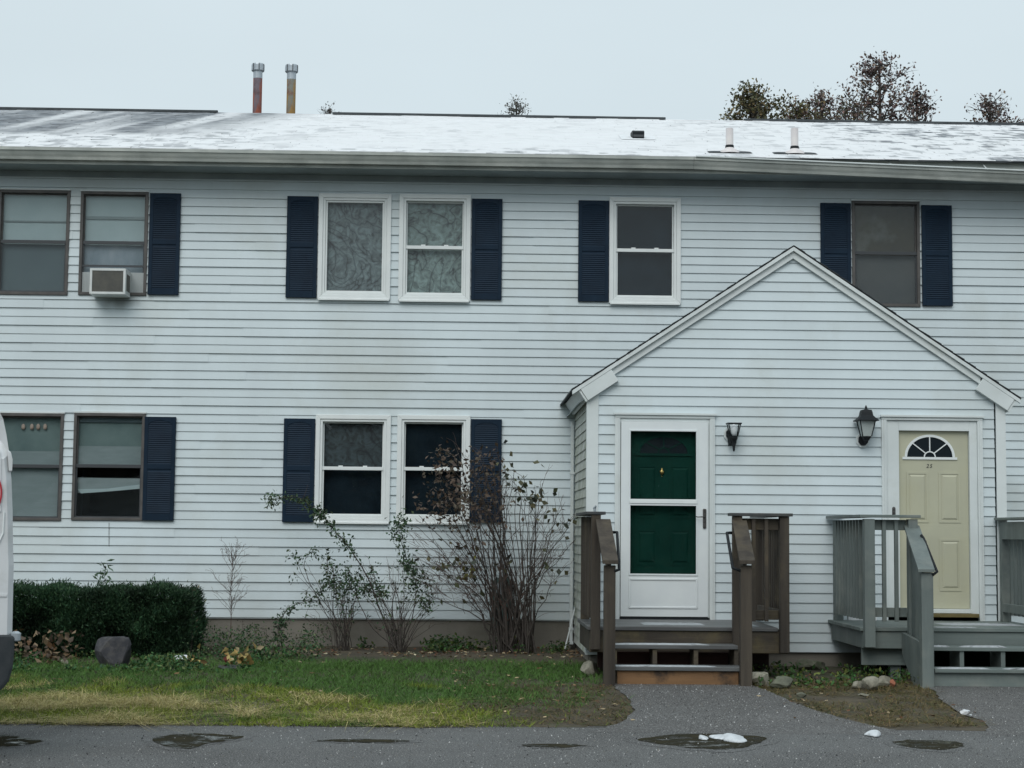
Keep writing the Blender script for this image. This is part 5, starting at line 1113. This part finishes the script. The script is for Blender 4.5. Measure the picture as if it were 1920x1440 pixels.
for k in range(14):
    e_ = T(rnd.uniform(830, 1030), rnd.uniform(900, 1080), rnd.uniform(-1.1, -.4)); b0 = root+Vector((rnd.uniform(-.18, .22), rnd.uniform(-.12, .15), -.03)); main.append((curve(b0, e_, (-(e_.x-b0.x)*.15, 0, 0), 7, .02), rnd.uniform(.005, .010), .002))
for k in range(5): # thick stubs at the foot
    e_ = root+Vector((rnd.uniform(-.16, .12), rnd.uniform(-.1, .1), rnd.uniform(.7, .95))); main.append((curve(root+Vector((rnd.uniform(-.1, .1), 0, -.03)), e_, (0, 0, 0), 5, .01), .022, .012))
stems_mesh(main).build('stems', 'bark', lil, smooth=True)
for k in range(46):
    b0 = root+Vector((rnd.uniform(-.12, .05), rnd.uniform(-.1, .1), rnd.uniform(.15, .55))); e_ = T(rnd.uniform(775, 880), rnd.uniform(985, 1120), rnd.uniform(-1.1, -.4)); main.append((curve(b0, e_, (-.02, 0, rnd.uniform(.03, .14)), 8, .02), .004, .0016))
for k in range(14):
    b0 = root+Vector((rnd.uniform(.0, .15), rnd.uniform(-.1, .1), rnd.uniform(.2, .6))); e_ = T(rnd.uniform(1020, 1080), rnd.uniform(940, 1070), rnd.uniform(-1.1, -.4)); main.append((curve(b0, e_, (.04, 0, .05), 8, .02), .004, .0016))
tw = twigs(main, 620, .24, .6); tw2 = twigs(tw, 420, .13, .5, .0018, .2)
stems_mesh(tw+tw2).build('twigs', 'barkred', lil, smooth=True, kind='stuff')
def cluster(px, py, n, sp, Y=-.75): c = T(px, py, Y); return np.array([c]*n)+nr.normal(size=(n, 3))*np.array([sp, sp*1.2, sp])
Bl = [(.085, .060, .045), (.11, .08, .06), (.065, .050, .042), (.12, .10, .075)]; Gl = [(.06, .07, .035), (.085, .085, .05), (.05, .06, .045), (.11, .10, .05)]
C1 = np.concatenate([cluster(a[0], a[1], int(a[2]*1.7), a[3]) for a in ((835, 850, 22, .07), (820, 880, 30, .10), (850, 890, 30, .10), (840, 930, 80, .16), (870, 930, 70, .16), (905, 870, 55, .11), (910, 920, 80, .16), (885, 960, 60, .18), (830, 950, 50, .14), (925, 960, 30, .15))])
foliage('leaves', C1, .058, Bl, lil)
C2 = np.concatenate([cluster(*a) for a in ((985, 905, 14, .10), (1000, 930, 20, .09), (1010, 925, 12, .07), (1040, 965, 10, .10), (1060, 985, 8, .08), (870, 1060, 16, .13), (850, 1040, 12, .12), (885, 1075, 12, .07), (960, 870, 8, .12), (1050, 1075, 4, .06), (825, 1060, 8, .08), (940, 880, 6, .2))]+[tips(tw, 40)])
foliage('leaves', C2, .075, Gl, lil, .75, .6)['label'] = 'larger grey-green leaves near the shoot tips'
C3 = np.concatenate([cluster(883, 1068, 9, .05), cluster(965, 1195, 3, .03)]); foliage('leaves', C3, .07, [(.20, .18, .03), (.15, .15, .035)], lil, .75, .6)['label'] = 'few yellow leaves low on the left'
# rose bushes
RG = [(.035, .075, .035), (.05, .09, .045), (.03, .055, .03), (.06, .08, .04)]
def rose(rx, ry, lab, shoots, n_small, leafn, ranges, extra=()):
    root = Vector((at(rx, 1215, ry).x, ry, .07)); t = empty('rose_bush', root, lab, 'bush', 'straggly green rose bushes against the wall'); st = []; leafc = []
    for (px, py, bx, dens_) in shoots:
        Y = ry+rnd.uniform(-.2, .2); e_ = T(px, py, Y); b0 = root+Vector((rnd.uniform(-.08, .08), rnd.uniform(-.05, .05), -.02)); c = curve(b0, e_, (bx, 0, .10), 11, .012); st.append((c, .008, .003))
        for k in range(int(dens_*1.7)):
            i = rnd.uniform(.42, 1)**.8*(len(c)-1.01); a = c[int(i)].lerp(c[int(i)+1], i-int(i)); leafc.append(a+Vector((rnd.gauss(0, .032), rnd.gauss(0, .035), rnd.gauss(0, .030))))
    for _ in range(n_small):
        e_ = T(rnd.uniform(*ranges[0]), rnd.uniform(*ranges[1]), ry+rnd.uniform(-.2, .2)); b0 = root+Vector((rnd.uniform(-.1, .1), rnd.uniform(-.05, .05), -.02)); st.append((curve(b0, e_, (-(e_.x-b0.x)*.1, 0, .03), 6, .02), .0045, .0018))
    stems_mesh(st).build('stems', 'bark', t, smooth=True); tw = twigs(st, 90, .14, .5, .002, .3); stems_mesh(tw).build('twigs', 'barkred', t, kind='stuff')
    C = np.concatenate([np.array([tuple(v) for v in leafc])]+[cluster(px, py, int(n*1.5), s_, ry) for px, py, n, s_ in extra]+([tips(tw, leafn)] if leafn else []))
    foliage('leaves', C, .052, RG, t, .5, .3); return t
rnd.seed(5)
def rosebush(rx, ry, lab, shoots, wild, extra, seed):
    rnd.seed(seed); root = Vector((at(rx, 1215, ry).x, ry, .07)); t = empty('rose_bush', root, lab, 'bush', 'straggly green rose bushes against the wall'); st = []; leafc = []
    for pl, r0, nleaf, f0, sp in shoots:
        pts = []; Yv = ry+rnd.uniform(-.12, .12); P3 = [at(x, y, Yv+.25*i/len(pl)) for i, (x, y) in enumerate(pl)]
        for i in range(len(P3)-1):
            a, b, c, d = P3[max(i-1, 0)], P3[i], P3[i+1], P3[min(i+2, len(P3)-1)]
            for k in range(4): tt = k/4; pts.append(.5*((2*b)+(c-a)*tt+(2*a-5*b+4*c-d)*tt*tt+(3*b-a-3*c+d)*tt**3)+Vector((rnd.uniform(-.006, .006), rnd.uniform(-.01, .01), rnd.uniform(-.006, .006))))
        pts.append(P3[-1]); pts[0].z = min(pts[0].z, .09); st.append((pts, r0, .0022))
        for k in range(nleaf):
            i = (f0+(1-f0)*rnd.random())*(len(pts)-1.01); a = pts[int(i)].lerp(pts[int(i)+1], i-int(i)); q = rnd.gauss(0, 1); leafc.append(a+Vector((rnd.gauss(0, sp*1.3), rnd.gauss(0, sp), rnd.gauss(0, sp*1.3)))) if rnd.random() < .5 else None; leafc.append(a+Vector((rnd.gauss(0, sp), rnd.gauss(0, sp), rnd.gauss(0, sp)-abs(q)*sp*.5)))
    for (x0, x1, y0, y1, n_) in wild:
        for _ in range(n_):
            e_ = T(rnd.uniform(x0, x1), rnd.uniform(y0, y1), ry+rnd.uniform(-.2, .2)); b0 = root+Vector((rnd.uniform(-.09, .09), rnd.uniform(-.05, .05), -.02)); st.append((curve(b0, e_, (-(e_.x-b0.x)*.15, 0, .03), 7, .022), .0042, .0016))
    stems_mesh(st).build('stems', 'bark', t, smooth=True); tw = twigs(st, 150, .13, .6, .0018, .25); stems_mesh(tw).build('twigs', 'barkred', t, kind='stuff')
    C = np.concatenate([np.array([tuple(v) for v in leafc])]+[cluster(px, py, int(n_*1.4), s_, ry) for px, py, n_, s_ in extra]+[tips(tw, 110)])
    foliage('leaves', C, .046, RG, t, .48, .3); return t
rosebush(642, -.65, 'low rose bush with a leafy clump at mid-height, left of two below the white-framed window',
    [([(650, 1215), (625, 1150), (575, 1090), (548, 1035)], .005, 8, .8, .03), ([(655, 1215), (640, 1130), (618, 1080), (612, 1035)], .005, 70, .45, .035), ([(645, 1215), (600, 1130), (570, 1060), (590, 1030)], .005, 14, .75, .03),
     ([(520, 1215), (524, 1170), (545, 1138), (590, 1118), (618, 1085)], .006, 130, .15, .030), ([(660, 1215), (650, 1160), (655, 1100), (672, 1075)], .005, 60, .5, .04)],
    [(545, 700, 1060, 1160, 26)], [(640, 1092, 190, .10), (690, 1100, 110, .075), (527, 1168, 70, .045), (525, 1195, 40, .04), (552, 1050, 14, .05), (548, 1085, 8, .03), (588, 1040, 10, .04)], 5)
rosebush(745, -.78, 'rose bush with a long leafy shoot arching up-left over the shutter, right of two',
    [([(742, 1215), (715, 1150), (693, 1090), (660, 1035), (620, 985), (592, 955), (555, 932), (503, 938)], .010, 300, .40, .030), ([(752, 1215), (775, 1150), (778, 1090), (758, 1035), (745, 978)], .007, 190, .42, .038),
     ([(748, 1215), (730, 1150), (700, 1110), (670, 1100)], .007, 60, .5, .04), ([(755, 1215), (790, 1160), (805, 1120), (790, 1060)], .005, 60, .4, .035), ([(745, 1215), (700, 1180), (668, 1120), (650, 1080)], .008, 20, .6, .03), ([(750, 1215), (752, 1150), (740, 1095)], .007, 6, .6, .03), ([(744, 1218), (735, 1160), (705, 1100), (700, 1060)], .007, 30, .6, .03)],
    [(670, 830, 1040, 1170, 34)], [(752, 978, 60, .055), (742, 1000, 40, .05), (762, 1060, 60, .06), (770, 1090, 40, .05), (795, 1128, 60, .055), (513, 935, 30, .04), (600, 965, 50, .045), (720, 1110, 40, .05)], 8)
# thin weeds behind the hedge and saplings
def weed(px, pyt, pyb, Y, lab, cols, leafsize, n, spread=.05, r=.004, bare=False, cat='weed', name='tall_weed'):
    b0 = at(px-3, pyb, Y); b0.z = max(b0.z, .05); e_ = at(px, pyt, Y); t = empty(name, b0, lab, cat); c = curve(b0, e_, (rnd.uniform(-.02, .02), 0, 0), 8, .006); st = [(c, r, .0015)]
    if bare: st += twigs(st, 42, .26, 1.2, .0022, .35); st += twigs(st[1:], 110, .09, 1.0, .0016, .2)
    stems_mesh(st).build('stem', 'barkred' if bare else 'bark', t)
    if n:
        C = []
        for k in range(n): i = rnd.uniform(.3, 1)*(len(c)-1.01); a = c[int(i)].lerp(c[int(i)+1], i-int(i)); C.append(a+Vector((rnd.gauss(0, spread), rnd.gauss(0, spread), rnd.gauss(0, .02))))
        foliage('leaves', np.array([tuple(v) for v in C]), leafsize, cols, t, .28, -.1)
weed(197, 1060, 1225, -.5, 'tall leafy green weed rising behind the yew hedge', [(.05, .10, .05), (.07, .12, .06)], .085, 120, .04)
weed(287, 1080, 1225, -.5, 'short leafy green weed behind the hedge, right of the tall one', [(.05, .09, .05), (.06, .11, .055)], .07, 60, .03)
weed(437, 1047, 1230, -.6, 'dry pinkish weed with feathery bare twigs right of the hedge', [(.2, .16, .12)], .03, 0, bare=True, r=.006)
weed(360, 1090, 1235, -1.6, 'thin dry stalk standing before the right end of the hedge', [(.12, .13, .07), (.16, .13, .08)], .05, 22, .05)
weed(455, 1165, 1232, -.5, 'dark seed-headed stalk against the foundation, first right of the hedge', [(.03, .03, .02)], .03, 40, .035)
weed(500, 1178, 1232, -.5, 'dark seed-headed stalk against the foundation, second right of the hedge', [(.035, .03, .022)], .03, 40, .035)
weed(478, 1180, 1234, -.55, 'dark seed-headed stalk between two taller ones at the foundation', [(.03, .032, .02)], .03, 35, .035)
# yew hedge
x0h, x1h = at(-40, 1150, -1.0).x, at(368, 1150, -1.0).x
zt = at(200, 1105, -1.2).z
hd = empty('yew_hedge', ((x0h+x1h)/2, -1.2, .05), 'dense dark green clipped yew hedge under the ground-floor windows', 'hedge')
n = 78000; notch = at(88, 1120, -1.2).x
def topz(u, y): return zt-.02+.022*np.sin(u*5.1)+.018*np.sin(u*11.3+1)-.13*np.exp(-((u-notch)/.05)**2)-.06*np.clip((np.abs(y+1.22)-.38)/.2, 0, 1)**2
part = nr.uniform(size=n); u = nr.uniform(x0h, x1h, n); yv = nr.uniform(-1.76, -.72, n); v = nr.uniform(0, 1, n)
zz = np.where(part < .30, topz(u, yv), .05+v**.7*(topz(u, -1.6)-.05)); yv = np.where(part < .30, yv, -1.74-.05*np.sin(v*3.1))
end = part > .88; u = np.where(end, x1h-.01, u); yv = np.where(end, nr.uniform(-1.74, -.75, n), yv)
C0 = np.stack([u, yv, zz], 1); lum = np.array([mnoise.fractal((q[0]*3.2, q[1]*3.2, q[2]*3.6), 1., 2., 3) for q in C0]); amp = lum*.13
C = C0.copy(); fr_ = (part >= .30) & ~end; C[fr_, 1] -= amp[fr_]; C[part < .30, 2] += amp[part < .30]*.35; C[end, 0] += amp[end]*.8; C += nr.normal(0, .028, (n, 3)); C[:, 2] = np.maximum(C[:, 2], .05); cy = yv; th = None
d = np.stack([nr.normal(0, .5, n)+end*.6, -.6*fr_+nr.normal(0, .4, n), .75+nr.normal(0, .4, n)], 1); d /= np.linalg.norm(d, axis=1)[:, None]
r_ = np.cross(d, nr.normal(size=(n, 3))); r_ /= np.linalg.norm(r_, axis=1)[:, None]; s_ = nr.uniform(.018, .048, (n, 1)); w_ = s_*.17
Vh = np.stack([C-r_*w_, C+r_*w_, C+d*s_], 1).reshape(-1, 3); cl = np.clip(.85+lum*.9, .35, 1.5)[:, None]
Ch = palette(n, [(.016, .044, .020), (.022, .056, .024), (.012, .034, .017), (.034, .068, .030)], .25)*cl
npmesh('foliage', Vh, np.arange(3*n).reshape(-1, 3), 'leaf', hd, Ch)
# sprigs that break the top line
ns = 260; us = nr.uniform(x0h, x1h, ns); V_ = []; 
tb = zt-.03+.022*np.sin(us*5.1)+.018*np.sin(us*11.3+1)-.13*np.exp(-((us-notch)/.05)**2)
Cs = []
for i in range(ns):
    h = nr.uniform(.03, .11); yy = -1.22+nr.uniform(-.45, .3)
    for k in range(22): Cs.append((us[i]+nr.normal(0, .008), yy+nr.normal(0, .008), tb[i]-.03+h*k/22))
Cs = np.array(Cs); Vh, Fh, ch = leaves(Cs, .026, palette(len(Cs), [(.022, .055, .022), (.030, .07, .028)], .3), .22, .2, -.8); npmesh('sprigs', Vh, Fh, 'leaf', hd, ch)
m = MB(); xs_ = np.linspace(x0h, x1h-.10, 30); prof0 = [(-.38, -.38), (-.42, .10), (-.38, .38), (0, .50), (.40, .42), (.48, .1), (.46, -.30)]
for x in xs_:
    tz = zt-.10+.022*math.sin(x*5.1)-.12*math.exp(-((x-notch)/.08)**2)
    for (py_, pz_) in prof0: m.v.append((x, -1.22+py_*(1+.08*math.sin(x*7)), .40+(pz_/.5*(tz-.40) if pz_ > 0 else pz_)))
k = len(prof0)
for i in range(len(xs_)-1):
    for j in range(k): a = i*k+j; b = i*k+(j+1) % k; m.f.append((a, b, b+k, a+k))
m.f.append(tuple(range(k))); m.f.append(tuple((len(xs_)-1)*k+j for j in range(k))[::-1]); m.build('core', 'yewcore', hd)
# ------------------------------------------------------------------ trees behind the roof
def tree(px, pyt, Y, halfw_px, lab, cols, dense, leafs, crown_h, seed, shape='round', lsize=.09, name='tree', topz_extra=0):
    rnd.seed(seed); top = at(px, pyt, Y); t = empty(name, (top.x, Y, 0), lab, 'tree', 'trees rising behind the roof'); hw = halfw_px/F*(Y+20.6)
    tr = [Vector((top.x+rnd.uniform(-.3, .3), Y, 0))]
    for i in range(1, 9): f = i/8; tr.append(Vector((top.x+rnd.uniform(-.12, .12)*(1-f)*2, Y+rnd.uniform(-.12, .12), (top.z-.1)*f)))
    MB().tube(tr, [.17*(1-i/8.6)+.012 for i in range(9)], 9).build('trunk', 'treebark', t, smooth=True)
    limbs = []; zc0 = top.z-crown_h
    for i in range(34):
        f = (i+.5)/34; z = zc0+crown_h*f*.97; k = z/(top.z)*8; k0 = min(int(k), 7); a = tr[k0].lerp(tr[k0+1], k-k0); an = i*2.4+rnd.uniform(-.5, .5)
        if shape == 'round': L_ = hw*math.sqrt(max(1-(f*1.15-.25)**2, .05))*rnd.uniform(.65, 1.08)
        else: L_ = hw*(1-f)**.75*rnd.uniform(.55, 1.1)+.12
        e_ = a+Vector((math.cos(an)*L_, math.sin(an)*L_, L_*rnd.uniform(.35, .95))); e_.z = min(e_.z, top.z-(.0 if shape == 'round' else .9*(L_/hw))*rnd.random()-.05); limbs.append((curve(a, e_, (0, 0, -L_*.08), 6, .05), .035*(1-f*.6), .008))
    tw = twigs(limbs, int(dense*200), .32, .9, .005, .2); stems_mesh(limbs).build('limbs', 'treebark', t); stems_mesh(tw).build('twigs', 'treebark', t, kind='stuff')
    leafs = int(leafs*1.9); C = tips(tw+limbs, leafs, .3)+nr.normal(size=(leafs, 3))*.07; V_, F_, c_ = leaves(C, lsize, palette(leafs, cols, .35), .6, .3); npmesh('crown', V_, F_, 'leaf', t, c_)
OL = [(.12, .11, .05), (.09, .095, .045), (.16, .12, .055), (.07, .07, .04)]; MA = [(.16, .10, .09), (.12, .085, .082), (.09, .075, .075), (.18, .13, .095)]
tree(1412, 172, 17, 58, 'dense olive-brown tree crown at the left of the group behind the roof', OL, 1.7, 2600, 2.4, 1, 'round', .085)
tree(1500, 196, 18, 55, 'low olive tree crown between the dense crown and the tall airy tree', OL+MA[:1], 1.3, 1400, 1.8, 2, 'round', .08)
tree(1541, 162, 19, 30, 'thin upright maroon tree just left of the tall airy one', MA, .8, 420, 1.9, 3, 'cone', .08)
tree(1650, 102, 18, 100, 'tallest airy tree with maroon leaves and a pointed top behind the roof', MA, 1.15, 1050, 2.9, 4, 'cone', .085)
tree(1718, 166, 20, 42, 'thin maroon-leaved tree right of the tallest airy one', MA, .9, 520, 1.8, 5, 'cone', .085)
tree(1600, 192, 21, 50, 'brown-olive crown low behind the tallest airy tree', OL+MA[:2], 1.0, 800, 1.5, 6, 'round', .08)
tree(1856, 182, 18, 56, 'reddish leaved rounded tree standing alone at the right behind the roof', MA, 1.1, 620, 1.8, 7, 'round', .08)
tree(1918, 222, 20, 30, 'sparse twiggy treetop at the right edge of the photo', MA, .8, 200, 1.2, 10, 'cone', .075)
tree(968, 186, 30, 34, 'faint grey treetop above the middle of the roof', [(.12, .13, .11), (.15, .15, .14)], .6, 260, 1.6, 8, 'cone', .08)
tree(620, 198, 32, 40, 'faint twiggy treetop right of the rusty flues', [(.16, .15, .15)], .6, 90, 1.6, 9, 'cone', .08)
# ------------------------------------------------------------------ van
VY = -9.8; vx = lambda px, py: at(px, py, VY)
prof = [vx(a, b) for a, b in ((-60, 742), (-20, 750), (2, 765), (12, 785), (18, 815), (23, 850), (27, 900), (29, 960), (30, 1035), (31, 1060), (31, 1185))]
VX = vx(31, 1100).x
van = empty('parked_van', (VX-2.4, VY+.9, 0), 'white delivery van with dark bumper and red lettering cut by the left edge', 'van')
L0 = VX-5.2; zb = vx(20, 1190).z
outl = [(L0, zb), (VX, zb)]+[(p.x, p.z) for p in reversed(prof[:-1])]+[(L0+1.5, prof[0].z+.02), (L0+.9, 1.65), (L0+.05, 1.15)]
m = MB(); k = len(outl); ysl = [(VY, .0), (VY-.0, 0)]; cxv = (L0+VX)/2
lay = [(VY+.06, .07), (VY, 0), (VY+.0+1.9, 0), (VY+1.9+.06, .07)]
lay = [(VY-.00, .035), (VY+.05, .0), (VY+1.85, .0), (VY+1.90, .035)]
for y, ins in lay:
    for (x, z) in outl:
        v = Vector((x-cxv, 0, z-1.1)); m.v.append((x-ins*(1 if x > cxv else -1)*.9 if abs(x-cxv) > 2 else x, y+(.10 if z > 1.9 and ins else 0), z-ins*(1 if z > 1.8 else 0)))
for a in range(3):
    for i in range(k): j = (i+1) % k; m.f.append((a*k+i, a*k+j, (a+1)*k+j, (a+1)*k+i))
for a in (0, 3):
    for t in tessellate_polygon([[Vector((*p_, 0)) for p_ in outl]]): m.f.append(tuple(a*k+i for i in t))
body = m.build('body', 'vanwhite', van)
bz = vx(10, 1299).z
bp = [(VX-.62, zb-.002), (VX+.004, zb-.002), (VX+.014, zb-.02), (VX+.015, zb-.10), (VX+.008, zb-.20), (VX-.012, bz+.07), (VX-.05, bz+.02), (VX-.11, bz), (VX-.52, bz), (VX-.60, bz+.08)]
bpz = bp; MB().prism(bpz, 'y', VY-.025, VY+1.92).build('bumper', 'rubber', van, bev=.02)
q = vx(33, 1194); MB().lathe((q.x+.004, VY+.02, q.z-.03), [(.012, 0), (.030, .008), (.032, .05), (.014, .062)], 10).build('bumper_sensor', 'galv', van)
MB().prism([(L0+.0, zb-.003), (VX-.63, zb-.003), (VX-.63, .32), (L0, .32)], 'y', VY+.02, VY+1.88).build('sill_panel', 'rubber', van)
MB().box(VX-.0-.5, VX-.0-.04, VY-.006, VY-.0005, 1.0, 1.015).build('body_moulding', 'vanwhite', van)
c_ = [vx(a, b) for a, b in ((-50, 826), (-4, 828), (4, 838), (8, 860), (8, 960), (-50, 960))]
MB().prism([(p.x, p.z) for p in c_], 'y', VY-.008, VY-.001).build('rear_side_panel', 'vanwhite', van, bev=.003)
q = [vx(a, b) for a, b in ((19, 842), (26, 848), (29, 862), (28, 884), (22, 884))]; MB().prism([(p.x, p.z) for p in q], 'y', VY+.01, VY+.08).build('rear_hinge', 'vanwhite', van, bev=.006)
rc_ = vx(-26, 925); m = MB(); N_ = 40
m.tube([(rc_.x+.110*math.cos(2*math.pi*i/N_), VY-.010, rc_.z+.150*math.sin(2*math.pi*i/N_)) for i in range(N_+1)], .006, 6, cap=False).build('red_ring_emblem', 'vanred', van)
q = vx(-4, 990); text('SERVICE', 'lettering', 'vandark', van, (q.x-.13, VY-.004, q.z), .055, .0008, 0); q = vx(0, 1052); 
MB().box(q.x-.14, q.x+.012, VY-.003, VY-.0005, q.z-.004, q.z+.004).box(q.x-.14, q.x+.012, VY-.003, VY-.0005, q.z+.03, q.z+.036).build('lettering', 'vandark', van)
MB().tube([vx(3, 1018)+Vector((0, -.004, 0)), vx(11, 1000)+Vector((0, -.004, 0)), vx(13, 960)+Vector((0, -.004, 0))], .006, 6).build('white_crease', 'trim2', van)
for x in (VX-1.15, L0+.75):
    for y in (VY+.02, VY+1.66):
        prof_ = [(x+.33*math.cos(2*math.pi*i/28), .33+.33*math.sin(2*math.pi*i/28)) for i in range(28)]; tw_ = MB().prism(prof_, 'y', y, y+.22).build('wheel', 'rubber', van, bev=.02)
        pr2 = [(x+.19*math.cos(2*math.pi*i/20), .33+.19*math.sin(2*math.pi*i/20)) for i in range(20)]; MB().prism(pr2, 'y', y-.012, y-.001).build('rim', 'galv', tw_)
MB().prism([(L0+.93, 1.62), (L0+1.52, 2.06), (L0+2.0, 2.06), (L0+2.0, 1.45), (L0+.75, 1.45)], 'y', VY-.01, VY-.002).build('side_window', 'dark', van)
van_near = Vector((VX, VY, 0))
ang = math.radians(15.5); sh = Matrix.Rotation(ang, 4, 'Z')
off_ = Vector(van.location)-Vector((VX+.015, VY, 0))
van.rotation_euler = (0, 0, ang); van.location = Vector((VX+.0, VY, 0))+(sh.to_3x3() @ off_)
# ------------------------------------------------------------------ wood across the street (mirrored in the panes and puddles)
n = 30000; C = np.stack([nr.uniform(-45, 45, n), nr.uniform(-62, -52, n), nr.uniform(0, 1, n)**.9*9.5], 1); C[:, 2] *= .6+.4*dens(C[:, :2], .25)
V_, F_, c_ = leaves(C, 1.0, palette(n, [(.05, .06, .03), (.07, .05, .03), (.04, .045, .03)], .3), .6); wd = npmesh('distant_wood', V_, F_, 'leaf', None, c_)
tag(wd, 'far wood across the street mirrored in the window panes', 'wood')
